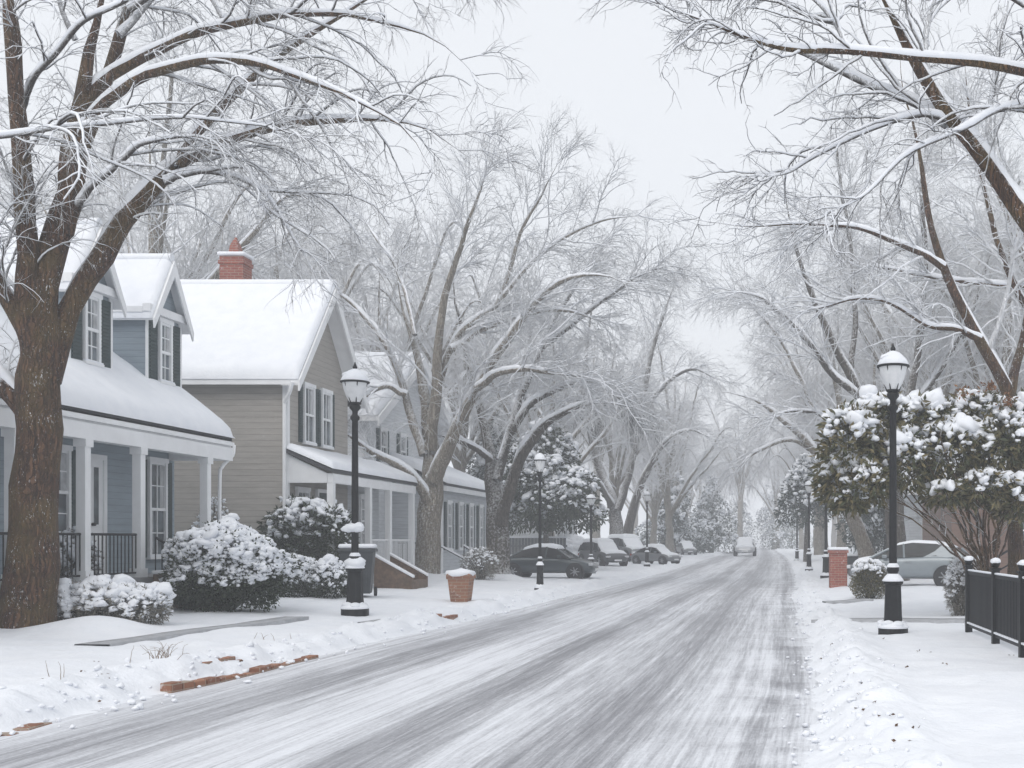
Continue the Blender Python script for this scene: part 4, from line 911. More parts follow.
for i_, (x_, Y_) in enumerate(((738, 150), (772, 158), (792, 146))): evergreen('faint evergreen in the haze where the road ends', x_, 555, Y_, 44, 496 - 6 * (i_ == 1), 552, 60 + i_, 5, nl=2500, grp='evergreens at the road end')
# ================================================================== TREES
def lim(pts, Y, hws=None, Ye=None, s0=None):
    """pts [(x,y[,hw px])...] traced at depth Y..Ye"""
    n = len(pts); P, rr = [], []
    for i, p in enumerate(pts):
        y = Y + ((Ye if Ye is not None else Y) - Y) * i / (n - 1); P.append(at(p[0], p[1], y)); rr.append(p[2] * y / F)
    return P, rr
def rel(limbs, g): return [([p - g for p in P], r) for P, r in limbs]
NEAR = [dict(dens=2.4, L0=.9, L1=2.6, K=12, ang=(20, 60), wig=.12, up=.05, droop=.10, t0=.12, ratio=.011, rmin=.008, S=5, snow=.007, horiz=.3),
        dict(dens=4.4, L0=.45, L1=1.15, K=8, ang=(20, 60), wig=.14, up=.03, droop=.12, t0=.1, ratio=.008, rmin=.0045, S=4, snow=.0045),
        dict(dens=5.5, L0=.2, L1=.6, K=6, ang=(20, 65), wig=.17, up=.0, droop=.10, t0=.1, ratio=.007, rmin=.0032, S=3)]
# --- big brown tree at left
Y = 16.3; base = gpt(30, 634); base = np.array([(30 - VX) * Y / F, Y, float(gz(-10.75, Y))])
T1 = [lim([(20, 652, 47), (27, 622, 36), (34, 560, 29), (37, 480, 27), (38, 420, 26), (40, 370, 24), (42, 320, 20), (46, 268, 18), (66, 200, 15), (72, 158, 12), (90, 60, 9), (100, 0, 7), (118, -90, 4)], Y),
      lim([(66, 235, 9), (84, 160, 8), (93, 116, 8), (120, 35, 7), (134, 0, 6), (165, -80, 3)], Y, Ye=17.2),
      lim([(38, 390, 18), (30, 330, 15), (26, 250, 13), (22, 176, 11), (15, 53, 9.5), (9, 0, 8), (3, -90, 5)], Y, Ye=15.6),
      lim([(34, 385, 12), (22, 330, 10), (0, 282, 9), (-30, 240, 8), (-80, 190, 5), (-130, 120, 2)], Y, Ye=15.5),
      lim([(46, 380, 17), (62, 330, 14.5), (95, 268, 13), (123, 224, 12), (158, 187, 10), (183, 164, 8), (225, 142, 6.3), (274, 127, 5.4), (327, 121, 4.2), (372, 119, 3.2), (425, 128, 2), (470, 158, 1)], Y, Ye=18.5),
      lim([(80, 145, 7), (90, 120, 6.5), (105, 100, 6), (141, 80, 5.5), (183, 68, 5.2), (225, 61, 4.8), (267, 66, 4), (316, 83, 3), (360, 102, 2.4), (410, 135, 1.6), (440, 180, .9)], Y, Ye=14.6),
      lim([(86, 105, 7), (100, 84, 6.5), (134, 63, 6), (169, 45, 5.5), (211, 28, 5), (264, 18, 4.3), (309, 14, 3.6), (360, 15, 2.8), (430, 38, 1.8), (480, 80, .9)], Y, Ye=17.2),
      lim([(178, 168, 6), (190, 142, 5.4), (211, 120, 5), (253, 77, 4.8), (281, 53, 4.3), (320, 28, 3.4), (380, -10, 2), (430, -20, 1)], 17, Ye=18.4),
      lim([(165, 182, 4.5), (185, 177, 3.8), (210, 173, 3.4), (239, 175, 3), (262, 190, 2.6), (280, 215, 2), (298, 247, 1.5), (308, 290, .8)], 17, Ye=17),
      lim([(78, 205, 4.5), (88, 190, 4), (105, 175, 3.6), (123, 158, 3.5), (145, 141, 3), (183, 138, 2), (230, 150, 1)], Y, Ye=15.5),
      lim([(-60, 138, 4), (0, 134, 3.2), (70, 128, 2.6), (175, 118, 2), (260, 123, 1.2), (300, 135, .8)], 13.5, Ye=14.2),
      lim([(38, 425, 13), (20, 405, 12), (0, 382, 10), (-30, 355, 8), (-90, 300, 5), (-150, 250, 2)], Y, Ye=16),
      lim([(22, 110, 4), (40, 70, 3.4), (75, 30, 3), (120, 5, 2.4), (180, -25, 1.4)], Y, Ye=14.5),
      lim([(75, 40, 3.4), (60, 10, 3), (50, -40, 2), (30, -80, 1)], Y, Ye=16),
      lim([(225, 20, 3), (215, 0, 2.6), (190, -40, 2)], 17, Ye=17), lim([(120, 35, 4), (160, -5, 3), (220, -45, 2), (290, -60, 1)], 16.7, Ye=17.6),
      lim([(130, 10, 4), (200, -40, 3), (290, -70, 2.4), (380, -60, 2), (450, -10, 1)], 16.7, Ye=15)]
t1 = thing('big_tree', 'massive brown-barked bare tree with arching snow-lined limbs at the left edge', 'tree', base)
sp1 = [dict(d) for d in NEAR]; sp1[0].update(dens=3.6, droop=.22, t0=.22, L1=2.9); sp1[1].update(dens=6.6, droop=.2); sp1[2].update(dens=8.0, droop=.16)
T1 = [(p_, [v * .76 for v in q_]) for p_, q_ in T1]
make_tree(t1, rel(T1, base), sp1, M['bark_brown'], M['twig'], 1, 26, rough=.11)
#C = np.array([at(34, 402, 15.98), at(28, 396, 15.95), at(54, 400, 15.95), at(56, 408, 15.93), at(46, 250, 16), at(40, 262, 16)]) - base
#blobs('fork_snow', C, [(.14, .1, .2), (.15, .12, .12), (.1, .08, .14), (.09, .08, .08), (.08, .08, .2), (.1, .08, .14)], M['snow_soft'], t1)
# --- forked grey tree
Y = 35.8; base = np.array([(427 - VX) * Y / F, Y, float(gz(-10.6, Y))])
T2 = [lim([(424, 592, 19), (427, 570, 14), (429, 540, 12.5), (431, 500, 12), (433, 470, 12), (430, 440, 9), (427, 415, 7.5), (424, 390, 6.5), (420, 365, 5), (412, 335, 4), (400, 300, 2.4), (396, 260, 1.2)], Y, Ye=36.5),
      lim([(430, 450, 8), (433, 420, 7.5), (437, 380, 6.5), (440, 330, 5), (449, 280, 4), (465, 235, 3), (478, 195, 2), (488, 150, 1)], Y, Ye=35),
      lim([(433, 480, 10), (443, 460, 9), (458, 425, 7.5), (476, 388, 6.5), (494, 360, 5.5), (511, 335, 5), (534, 303, 3.8), (565, 280, 2.8), (600, 275, 1.8), (640, 290, .9)], Y, Ye=34),
      lim([(424, 455, 6), (416, 430, 5.5), (406, 395, 5), (392, 355, 4), (378, 332, 3.4), (359, 311, 2.6), (335, 292, 1.7), (310, 290, .9)], Y, Ye=37),
      lim([(430, 505, 7), (415, 480, 5.5), (395, 465, 4.5), (372, 452, 3.4), (355, 440, 2.4), (340, 430, 1.4)], Y, Ye=34),
      lim([(440, 380, 4.5), (456, 338, 4), (478, 318, 3.4), (500, 300, 3), (519, 237, 2.3), (540, 195, 1.7), (560, 160, 1)], Y, Ye=36.5),
      lim([(478, 388, 4.5), (495, 375, 4), (520, 369, 3.4), (550, 371, 2.8), (585, 376, 2), (620, 388, 1)], 34.8, Ye=33),
      lim([(452, 350, 4), (480, 330, 3.4), (515, 318, 3), (560, 310, 2), (610, 325, 1)], Y, Ye=38),
      lim([(406, 395, 3.5), (385, 385, 3), (362, 400, 2.4), (345, 425, 1.4)], Y, Ye=35), lim([(415, 335, 3), (405, 290, 2.6), (385, 250, 2), (360, 215, 1)], Y, Ye=37.5), lim([(500, 300, 2.6), (540, 255, 2), (590, 225, 1.4), (640, 215, .8)], 36, Ye=36)]
t2 = thing('forked_tree', 'grey forked street tree with fanned frosted limbs right of the left lamp', 'tree', base)
MID = [dict(dens=4.0, L0=1.4, L1=3.6, K=10, ang=(15, 50), wig=.10, up=.05, droop=.06, t0=.2, ratio=.010, rmin=.014, S=4, snow=.012, horiz=.2),
       dict(dens=5.4, L0=.7, L1=1.8, K=7, ang=(18, 55), wig=.13, up=.03, droop=.08, t0=.1, ratio=.008, rmin=.008, S=3, snow=.008),
       dict(dens=7.0, L0=.35, L1=.95, K=5, ang=(20, 60), wig=.16, up=.0, droop=.08, t0=.1, ratio=.008, rmin=.006, S=3)]
T2 = [(p_, [v * (.95 if i_ == 0 and k_ < 4 else .78) for k_, v in enumerate(q_)]) for i_, (p_, q_) in enumerate(T2)]
make_tree(t2, rel(T2, base), MID, M['bark_grey'], M['twig_far'], 2, 16, rough=.07)
# --- third left tree
Y = 38; base = np.array([(500 - VX) * Y / F, Y, float(gz(-8.8, Y))])
T3 = [lim([(500, 590, 17), (499, 570, 12.5), (498, 530, 11.5), (497, 500, 11), (491, 464, 7.5), (486, 430, 6), (474, 385, 4.5), (465, 340, 3), (455, 300, 2), (450, 255, 1)], Y, Ye=39),
      lim([(500, 525, 9), (508, 495, 8), (520, 460, 7), (535, 435, 6), (552, 418, 4.5), (572, 409, 3.6), (600, 402, 2.4), (640, 410, 1)], Y, Ye=36.5),
      lim([(497, 480, 6), (507, 440, 5.5), (530, 405, 4.5), (557, 390, 3.6), (589, 381, 3), (617, 396, 2), (645, 415, 1)], Y, Ye=40),
      lim([(490, 460, 4), (475, 447, 3.6), (455, 440, 3), (440, 436, 2)], Y, Ye=36), lim([(500, 460, 5), (520, 400, 4.4), (545, 340, 3.4), (575, 285, 2.4), (610, 235, 1.2)], Y, Ye=41), lim([(540, 350, 3), (590, 310, 2.4), (640, 275, 1.5), (680, 265, .8)], 40, Ye=40)]
t3 = thing('street_tree', 'dark-trunked leaning tree between the forked tree and the slim lamp', 'tree', base)
sp3 = [dict(d) for d in MID]; sp3[0].update(droop=.12); sp3[1].update(droop=.2); sp3[2].update(droop=.25, L0=.4, L1=1.2)
T3 = [(p_, [v * (.95 if i_ == 0 and k_ < 4 else .78) for k_, v in enumerate(q_)]) for i_, (p_, q_) in enumerate(T3)]
make_tree(t3, rel(T3, base), sp3, M['bark_dark'], M['twig_far'], 3, 14, rough=.08)
# --- moss-hung tree further down
Y = 74; base = np.array([(622 - VX) * Y / F, Y, float(gz(-7.9, Y))])
T4 = [lim([(618, 575, 11), (618, 560, 9), (617, 530, 7.5), (612, 500, 6), (600, 470, 5), (590, 430, 4), (585, 380, 3), (590, 320, 2), (600, 260, 1)], Y, Ye=76),
      lim([(624, 565, 8), (628, 530, 6.5), (637, 495, 5), (650, 465, 4), (668, 440, 3), (690, 430, 2), (715, 440, 1)], Y, Ye=72),
      lim([(618, 510, 5), (630, 470, 4.5), (640, 420, 4), (650, 360, 3), (665, 310, 2), (680, 270, 1)], Y, Ye=76),
      lim([(612, 505, 4), (595, 480, 3.4), (575, 470, 2.6), (550, 475, 1.4)], Y, Ye=71), lim([(640, 420, 3), (660, 390, 2.6), (690, 370, 2), (720, 380, 1)], Y, Ye=73), lim([(590, 430, 3), (570, 400, 2.6), (560, 360, 2), (540, 330, 1)], Y, Ye=76)]
t4 = thing('moss_hung_tree', 'hazy twin-trunked tree with grey hanging moss above the snow-capped cars', 'tree', base)
sp4 = [dict(d) for d in MID]; sp4[0].update(dens=2.6, L0=1.8, L1=4.5, droop=.12); sp4[1].update(dens=2.8, L0=.9, L1=2.2, droop=.3, rmin=.012); sp4[2].update(dens=2.6, L0=.6, L1=1.6, droop=.45, rmin=.011)
T4 = [(p_, [v * (.95 if i_ == 0 and k_ < 4 else .78) for k_, v in enumerate(q_)]) for i_, (p_, q_) in enumerate(T4)]
make_tree(t4, rel(T4, base), sp4, M['bark_dark'], M['twig_far'], 4, 12, moss=[at(x_, y_, Y_) - base for x_, y_, Y_ in ((578, 402, 61), (584, 396, 60), (592, 399, 60), (598, 392, 61), (605, 390, 60), (612, 392, 60), (620, 396, 61), (626, 400, 60), (632, 402, 60), (638, 405, 61), (644, 410, 60), (650, 414, 60), (586, 405, 62), (601, 400, 62), (616, 404, 62), (630, 410, 62), (572, 408, 62), (655, 424, 61), (640, 398, 62))])
# --- right: near tree whose trunk stands outside the frame
Y = 12.2; base = np.array([4.5, Y, .2])
T5 = [lim([(1161, 700, 26), (1160, 640, 20), (1150, 520, 18), (1125, 400, 16), (1085, 300, 14), (1050, 250, 12), (1020, 212, 11), (995, 175, 10), (969, 135, 9), (940, 98, 7.5), (916, 64, 6.4), (898, 30, 5.6), (880, -5, 5), (850, -70, 3)], Y, Ye=12.6),
      lim([(1120, 385, 12), (1150, 280, 11), (1165, 160, 9), (1150, 60, 7), (1120, -60, 4)], Y, Ye=12.8),
      lim([(1160, 200, 7), (1110, 110, 6), (1060, 80, 5.4), (1024, 70, 5), (944, 60, 4.6), (852, 53, 4), (790, 48, 3.3), (745, 36, 2.4), (700, 20, 1.6), (655, 5, .9)], Y, Ye=11.3),
      lim([(966, 132, 6), (945, 120, 5.4), (923, 110, 5), (880, 92, 4.6), (837, 71, 4.2), (795, 53, 3.4), (765, 46, 2.8), (730, 32, 2), (690, 5, 1.2)], 12.5, Ye=13.5),
      lim([(1090, 300, 5), (1060, 150, 4), (1024, 103, 3.2), (965, 128, 2.6), (908, 156, 2), (859, 199, 1.3), (825, 215, .8)], Y, Ye=11.6),
      lim([(962, 124, 4), (925, 113, 3.2), (873, 128, 2.6), (813, 156, 2), (784, 172, 1.5), (750, 175, 1)], 12.5, Ye=12),
      lim([(1000, 185, 4), (990, 120, 3.4), (1000, 60, 3), (1010, 0, 2.4), (1015, -60, 1.4)], 12.4, Ye=13.4),
      lim([(935, 95, 4), (925, 50, 3.4), (935, 0, 3), (960, -50, 2)], 12.5, Ye=13), lim([(1090, 90, 4), (1040, 20, 3), (980, -20, 2.4), (920, -50, 1.5)], 12, Ye=11.6), lim([(850, 53, 3), (835, 20, 2.4), (800, -10, 2), (750, -25, 1.2)], 11.7, Ye=12)]
t5 = thing('overhanging_tree', 'nearest right-hand tree reaching snow-lined boughs in across the upper right sky', 'tree', base)
sp5 = [dict(d) for d in NEAR]; T5 = [(p_, [v * .84 for v in q_]) for p_, q_ in T5]
sp5[0].update(dens=5.0, L0=.5, L1=2.2, droop=.12, wig=.16); sp5[1].update(dens=7.5, snow=.003, L0=.25, L1=.75, wig=.2); sp5[2].update(dens=8.0, L0=.12, L1=.35, wig=.22)
make_tree(t5, rel(T5, base), sp5, M['bark_brown'], M['twig'], 6, 18, rough=.12)
# --- right: tree behind the broadleaf shrub
Y = 23; base = np.array([(1014 - VX) * Y / F, Y, .25])
T6 = [lim([(1016, 622, 12), (1016, 560, 9.5), (1015, 480, 8.5), (1010, 410, 8), (1003, 380, 7), (978, 335, 6), (958, 298, 5.3), (944, 269, 4.8), (934, 235, 4), (926, 200, 3.4), (918, 150, 2.6), (905, 95, 1.8), (900, 50, 1)], Y, Ye=22),
      lim([(1010, 400, 6), (1018, 360, 5.6), (1030, 315, 5), (1055, 250, 4), (1070, 170, 3), (1080, 80, 1.5)], Y, Ye=24),
      lim([(943, 268, 4), (925, 255, 3.4), (891, 241, 2.8), (860, 229, 2.4), (837, 226, 2), (800, 224, 1.5), (750, 226, 1), (705, 222, .7)], 22.3, Ye=21),
      lim([(980, 340, 4), (960, 330, 3), (925, 325, 2.6), (880, 300, 2), (830, 305, 1.4), (790, 315, .8)], 22.5, Ye=22),
      lim([(1045, 290, 4), (1010, 285, 3), (960, 282, 2.4), (900, 270, 1.8), (850, 262, 1)], 23.4, Ye=24),
      lim([(1030, 315, 4), (1000, 250, 3.4), (985, 190, 2.6), (970, 120, 1.8), (965, 60, 1)], 23.4, Ye=24), lim([(990, 350, 3), (1010, 280, 2.6), (1024, 220, 2), (1040, 150, 1)], 22.6, Ye=21)]
t6 = thing('bare_tree', 'slender bare tree rising from behind the broadleaf shrub at the right', 'tree', base)
sp6 = [dict(d) for d in NEAR]; sp6[0]['snow'] = .004; T6 = [(p_, [v * .85 for v in q_]) for p_, q_ in T6]
sp6[0].update(dens=5.0, L0=1.0, L1=3.0, droop=.06); sp6[1].update(dens=6.0, L0=.5, L1=1.3, rmin=.006); sp6[2].update(dens=5.0, L0=.25, L1=.7, rmin=.0045)
make_tree(t6, rel(T6, base), sp6, M['bark_brown'], M['twig_far'], 9, 12)
# --- right: leaning pair further back
Y = 44; base = np.array([(872 - VX) * Y / F, Y, float(gz(4.6, Y))])
T7 = [lim([(872, 582, 11), (868, 560, 8.5), (860, 535, 8), (848, 508, 7.5), (832, 477, 6), (815, 452, 5), (784, 420, 3.6), (755, 400, 2.4), (720, 392, 1)], Y, Ye=42),
      lim([(850, 512, 5), (842, 470, 4.5), (842, 420, 4), (832, 360, 3.4), (815, 300, 2.4), (790, 240, 1.2)], Y, Ye=46), lim([(815, 452, 3), (790, 440, 2.6), (760, 450, 2), (735, 470, 1)], 43, Ye=42), lim([(835, 475, 3.5), (810, 400, 3), (780, 340, 2.4), (745, 300, 1)], 43.5, Ye=45)]
t7 = thing('leaning_tree', 'pale leaning trunk sweeping left over the road beyond the brick pillar', 'tree', base)
T7 = [(p_, [v * (.95 if i_ == 0 and k_ < 4 else .78) for k_, v in enumerate(q_)]) for i_, (p_, q_) in enumerate(T7)]
make_tree(t7, rel(T7, base), sp3, M['bark_grey'], M['twig_far'], 12, 12)
Y = 38; base = np.array([(898 - VX) * Y / F, Y, float(gz(4.9, Y))])
T8 = [lim([(898, 590, 14), (897, 560, 11), (895, 510, 10), (888, 450, 8), (864, 404, 6.5), (848, 370, 5.5), (830, 335, 4.5), (806, 280, 3.4), (790, 225, 2.4), (780, 160, 1)], Y, Ye=37),
      lim([(893, 480, 7), (905, 420, 6), (918, 350, 5), (925, 270, 4), (922, 190, 3), (930, 110, 1.4)], Y, Ye=39), lim([(858, 395, 4.5), (830, 372, 4), (800, 330, 3.2), (765, 300, 2.2), (725, 290, 1)], 37.5, Ye=36),
      lim([(850, 375, 4), (855, 310, 3.4), (850, 240, 2.6), (838, 170, 1.8), (835, 110, 1)], 37.5, Ye=39), lim([(905, 420, 4.5), (940, 370, 4), (975, 300, 3), (1000, 220, 1.8)], 38.5, Ye=40), lim([(888, 455, 4), (870, 445, 3.4), (840, 425, 2.8), (800, 410, 2), (760, 420, 1)], 38, Ye=36)]
t8 = thing('shade_tree', 'tall frosted tree directly behind the right lamp and grey hatchback', 'tree', base)
T8 = [(p_, [v * (.95 if i_ == 0 and k_ < 4 else .78) for k_, v in enumerate(q_)]) for i_, (p_, q_) in enumerate(T8)]
make_tree(t8, rel(T8, base), MID, M['bark_dark'], M['twig_far'], 14, 14)

# --- generic frosted trees, copied into the background
def generic(seed, hgt, spread, nl=7, droopy=.1):
    r = np.random.default_rng(seed); L = []; th = hgt * .28
    L.append(([np.array([0, 0, -.3]), np.array([.05, 0, th * .5]), np.array([.1, .05, th]), np.array([.2, .1, hgt * .5]), np.array([.3, -.1, hgt * .75]), np.array([.2, 0, hgt])], [.42, .3, .27, .17, .08, .02]))
    for i in range(nl):
        a = 6.283 * i / nl + r.normal() * .3; z0 = th * r.uniform(.75, 1.9); sp = spread * r.uniform(.65, 1.1); top = min(hgt * .97, z0 + hgt * r.uniform(.3, .62)); d = np.array([math.cos(a), math.sin(a), 0])
        L.append(([np.array([.1, 0, z0]) , d * sp * .22 + np.array([0, 0, z0 + (top - z0) * .35]), d * sp * .55 + np.array([0, 0, z0 + (top - z0) * .72]), d * sp * .85 + np.array([0, 0, top]), d * sp * 1.15 + np.array([0, 0, top - droopy * hgt * .5])], [.16, .12, .08, .045, .015]))
    return L
FAR = [dict(dens=2.4, L0=1.5, L1=4.2, K=8, ang=(15, 50), wig=.12, up=.06, droop=.08, t0=.15, ratio=.009, rmin=.015, S=4, snow=.012, horiz=.2),
       dict(dens=3.0, L0=.9, L1=2.2, K=6, ang=(18, 55), wig=.15, up=.02, droop=.12, t0=.1, ratio=.008, rmin=.009, S=3),
       dict(dens=3.4, L0=.45, L1=1.2, K=4, ang=(20, 60), wig=.18, up=.0, droop=.14, t0=.1, ratio=.008, rmin=.0075, S=3)]
protos = []
for sd, hg, spd, dr_ in ((101, 15, 5.0, .05), (102, 17, 5.6, .15), (103, 14, 5.5, .25)):
    t = thing('frosted_tree', 'x', 'tree', (0, 0, 0)); sp = [dict(d) for d in FAR]
    if dr_ > .2: sp[1].update(droop=.35); sp[2].update(droop=.4)
    make_tree(t, generic(sd, hg, spd, 8, dr_), sp, M['bark_grey'], M['twig_far'], sd, 9); KIDS[t.name] = list(t.children); protos.append(t)
used = set()
def put_tree(pi, X, Y, sc, rz, label, group=None, z=None):
    o = protos[pi]; z = float(gz(X, Y)) if z is None else z
    if pi in used: o = copy_thing(o)
    used.add(pi); o.location = (X, Y, z - .1); o.rotation_euler = (0, 0, rz); o.scale = (sc,) * 3; o['label'] = label
    if group: o['group'] = group
    elif 'group' in o: del o['group']
    return o
LW = 'frosted bare tree in the hazy row behind the left-hand houses'; LG = 'trees behind the left houses'
for i, (X, Y, sc, pi) in enumerate(((-20, 36, .95, 1), (-24, 44, 1.1, 0), (-17.5, 52, .95, 1), (-27, 56, 1.15, 1), (-21, 62, 1.05, 0), (-16, 72, 1.05, 1), (-31, 46, 1.1, 2), (-36, 60, 1.2, 0), (-26, 76, 1.15, 1), (-18, 88, 1.1, 2), (-40, 70, 1.3, 1), (-22, 50, 1.2, 2), (-30, 66, 1.25, 0), (-15.5, 58, 1.0, 0), (-44, 84, 1.4, 0), (-33, 90, 1.4, 1))): put_tree(pi, X, Y, sc, i * 1.7, LW, LG)
SLb = 'dim frosted tree along the far left side of the street'; SG = 'far left street trees'
for i, (X, Y, sc, pi) in enumerate(((-10.5, 56, .95, 2), (-10, 78, .9, 0), (-8.5, 92, .85, 2), (-9, 108, .85, 1), (-12, 125, .95, 0), (-7, 135, .8, 2), (-7.2, 100, 1.1, 1), (-15, 104, 1.3, 1), (-20, 116, 1.4, 0), (-6.5, 84, .95, 2))): put_tree(pi, X, Y, sc, i * 2.3 + 1, SLb, SG)
RL = 'frosted bare tree in the hazy wood behind the right-hand houses'; RG = 'trees behind the right houses'
for i, (X, Y, sc, pi) in enumerate(((11, 36, 1.0, 1), (8.5, 52, 1.1, 0), (14, 46, 1.1, 2), (20, 42, 1.1, 0), (13, 62, 1.2, 1), (20, 60, 1.2, 0), (10, 72, 1.15, 2), (27, 55, 1.2, 1), (18, 80, 1.3, 1), (12, 90, 1.3, 0), (9.5, 42, 1.05, 2), (16, 54, 1.2, 0), (12, 80, 1.2, 2), (25, 70, 1.35, 0), (17, 36, 1.1, 0), (9, 62, 1.1, 1))): put_tree(pi, X, Y, sc, i * 1.3 + .5, RL, RG)
RS = 'dim frosted tree along the far right side of the street'; RSG = 'far right street trees'
for i, (X, Y, sc, pi) in enumerate(((6.2, 60, 1.0, 2), (6.0, 76, 1.0, 1), (5.6, 92, .95, 2), (6.5, 110, 1.0, 0), (5.5, 130, .9, 1), (6.4, 102, 1.15, 1), (13, 108, 1.4, 0), (20, 114, 1.4, 1), (4.9, 84, 1.1, 0))): put_tree(pi, X, Y, sc, i * 2.1 + .2, RS, RSG)
WL = 'faint tree in the white haze at the end of the street'; WG = 'trees closing the end of the street'
for i, X in enumerate((-26, -19, -13, -7, -2, 3, 9, 15, 22, -10, 12, -16, 18)): put_tree(i % 3, X, 145 + (i * 37 % 29), 1.15 + .1 * (i % 3), i * 1.1, WL, WG)

# ================================================================== CARS
def make_car(label, kind, col, grp=None, full=True, snow_hood=True, snow_all=.0, roof_th=.10):
    """car along +X (nose at +X), length L; lofted from stations"""
    c = thing('parked_car', label, 'car', (0, 0, 0), 0, grp)
    L, W, Hh = {'sedan': (4.2, 1.75, 1.42), 'hatch': (4.0, 1.75, 1.5), 'suv': (4.5, 1.85, 1.65)}[kind]
    xr_ = np.array([-.5, -.485, -.42, -.3, -.15, .0, .15, .28, .4, .47, .5]) * L
    if kind == 'sedan': belt = np.array([.62, .82, .92, .96, .95, .93, .91, .88, .80, .66, .5]); roof = [(-.36, .93), (-.24, 1.28), (-.12, 1.41), (.02, 1.42), (.12, 1.34), (.27, .9)]
    elif kind == 'hatch': belt = np.array([.62, .86, .98, 1.02, 1.0, .97, .95, .92, .82, .68, .5]); roof = [(-.49, .98), (-.39, 1.27), (-.25, 1.44), (-.05, 1.48), (.08, 1.39), (.31, .93)]
    else: belt = np.array([.7, .95, 1.03, 1.06, 1.05, 1.03, 1.02, 1.0, .93, .8, .55]); roof = [(-.48, 1.04), (-.45, 1.45), (-.38, 1.62), (-.05, 1.65), (.1, 1.55), (.24, 1.02)]
    hw = np.array([.72, .86, .96, 1, 1, 1, 1, .99, .95, .84, .66]) * W / 2
    n = len(xr_); secs = []
    for i in range(n):
        b = belt[i]; h = hw[i]; zb = .24 if 0 < i < n - 1 else .3
        secs.append([(xr_[i], -h * .86, zb), (xr_[i], -h, zb + .16), (xr_[i], -h * 1.0, (zb + b) * .55), (xr_[i], -h * .97, b - .06), (xr_[i], -h * .84, b), (xr_[i], 0, b + .03), (xr_[i], h * .84, b), (xr_[i], h * .97, b - .06), (xr_[i], h, (zb + b) * .55), (xr_[i], h, zb + .16), (xr_[i], h * .86, zb)])
    m = len(secs[0]); V = np.array(secs).reshape(-1, 3); Fq = []
    for i in range(n - 1):
        for j in range(m): Fq.append((i * m + j, i * m + (j + 1) % m, (i + 1) * m + (j + 1) % m, (i + 1) * m + j))
    mb = MB(); vs = [mb.bm.verts.new(v) for v in V]
    for f in Fq: mb.bm.faces.new([vs[k] for k in f])
    mb.bm.faces.new([vs[k] for k in range(m)]); mb.bm.faces.new([vs[(n - 1) * m + k] for k in range(m)][::-1])
    body = mb.build('body', col, c); body.data.polygons.foreach_set('use_smooth', [True] * len(body.data.polygons))
    md = body.modifiers.new('s', 'SUBSURF'); md.levels = 1; md.render_levels = 2 if full else 1
    # wheel arches and wheels
    wx = {'sedan': (-.32, .32), 'hatch': (-.33, .32), 'suv': (-.31, .31)}[kind]; wr = .33 if kind != 'suv' else .37
    for a in wx:
        for s in (-1, 1):
            MB().bar((a * L, s * (W / 2 - .24), wr), (a * L, s * (W / 2 + .012), wr), wr * 1.17, 24).build('wheel_arch', M['tyre'], c, True)
            wt = MB().lathe([(wr * .6, -.1), (wr * .93, -.1), (wr, -.06), (wr, .06), (wr * .93, .1), (wr * .6, .1)], 0, 0, 24); 
            bmesh.ops.rotate(wt.bm, verts=wt.bm.verts[:], cent=(0, 0, 0), matrix=Matrix.Rotation(R(90), 3, 'X')); bmesh.ops.translate(wt.bm, verts=wt.bm.verts[:], vec=(a * L, s * (W / 2 - .06), wr)); wh = wt.build('wheel', M['tyre'], c, True)
            rm = MB(); y0 = s * (W / 2 + .045)
            rm.bar((a * L, y0, wr), (a * L, y0 + s * .012, wr), .07, 12)
            for q in range(7):
                an = 6.283 * q / 7; rm.bar((a * L, y0, wr), (a * L + math.cos(an) * wr * .6, y0, wr + math.sin(an) * wr * .6), .022, 5)
            rm.build('rim', M['rim'], wh)
    # greenhouse
    rx = np.array([p[0] for p in roof]) * L; rz = np.array([p[1] for p in roof])
    G = MB(); ring = []
    for i in range(len(roof)):
        b = np.interp(rx[i], xr_, belt) ; zt = rz[i]; k = min(1, max(0, (zt - b) / .45)); hb = W / 2 * .87; ht = W / 2 * (.87 - .17 * k)
        ring.append([G.bm.verts.new((rx[i], -hb, b - .01)), G.bm.verts.new((rx[i], -ht, max(b, zt - .05))), G.bm.verts.new((rx[i], -ht * .7, max(b, zt))), G.bm.verts.new((rx[i], ht * .7, max(b, zt))), G.bm.verts.new((rx[i], ht, max(b, zt - .05))), G.bm.verts.new((rx[i], hb, b - .01))])
    for a, b in zip(ring, ring[1:]):
        for j in range(5): G.bm.faces.new((a[j], a[j + 1], b[j + 1], b[j]))
    G.build('windows', M['car_glass'], c, True)
    # roof skin + pillars
    rs = MB(); i0, i1 = 1, len(roof) - 2; rr_ = []
    for i in range(i0, i1 + 1):
        ht = W / 2 * .715; rr_.append([rs.bm.verts.new((rx[i], -ht, rz[i] - .07)), rs.bm.verts.new((rx[i], -ht * .72, rz[i] + .008)), rs.bm.verts.new((rx[i], ht * .72, rz[i] + .008)), rs.bm.verts.new((rx[i], ht, rz[i] - .07))])
    for a, b in zip(rr_, rr_[1:]):
        for j in range(3): rs.bm.faces.new((a[j], a[j + 1], b[j + 1], b[j]))
    rs.build('roof', col, c, True)
    pl = MB()
    for s in (-1, 1):
        for (ia, ib) in ((0, 1), (len(roof) - 1, len(roof) - 2)):
            pl.bar((rx[ia], s * W / 2 * .87, np.interp(rx[ia], xr_, belt)), (rx[ib], s * W / 2 * .715, rz[ib] - .05), .045 if kind != 'hatch' or ia else .10, 6)
        xm = .02 * L; pl.bar((xm - .05, s * W / 2 * .88, .93), (xm, s * W / 2 * .725, np.interp(xm, rx, rz) - .04), .035, 6)
    pl.build('pillars', col, c)
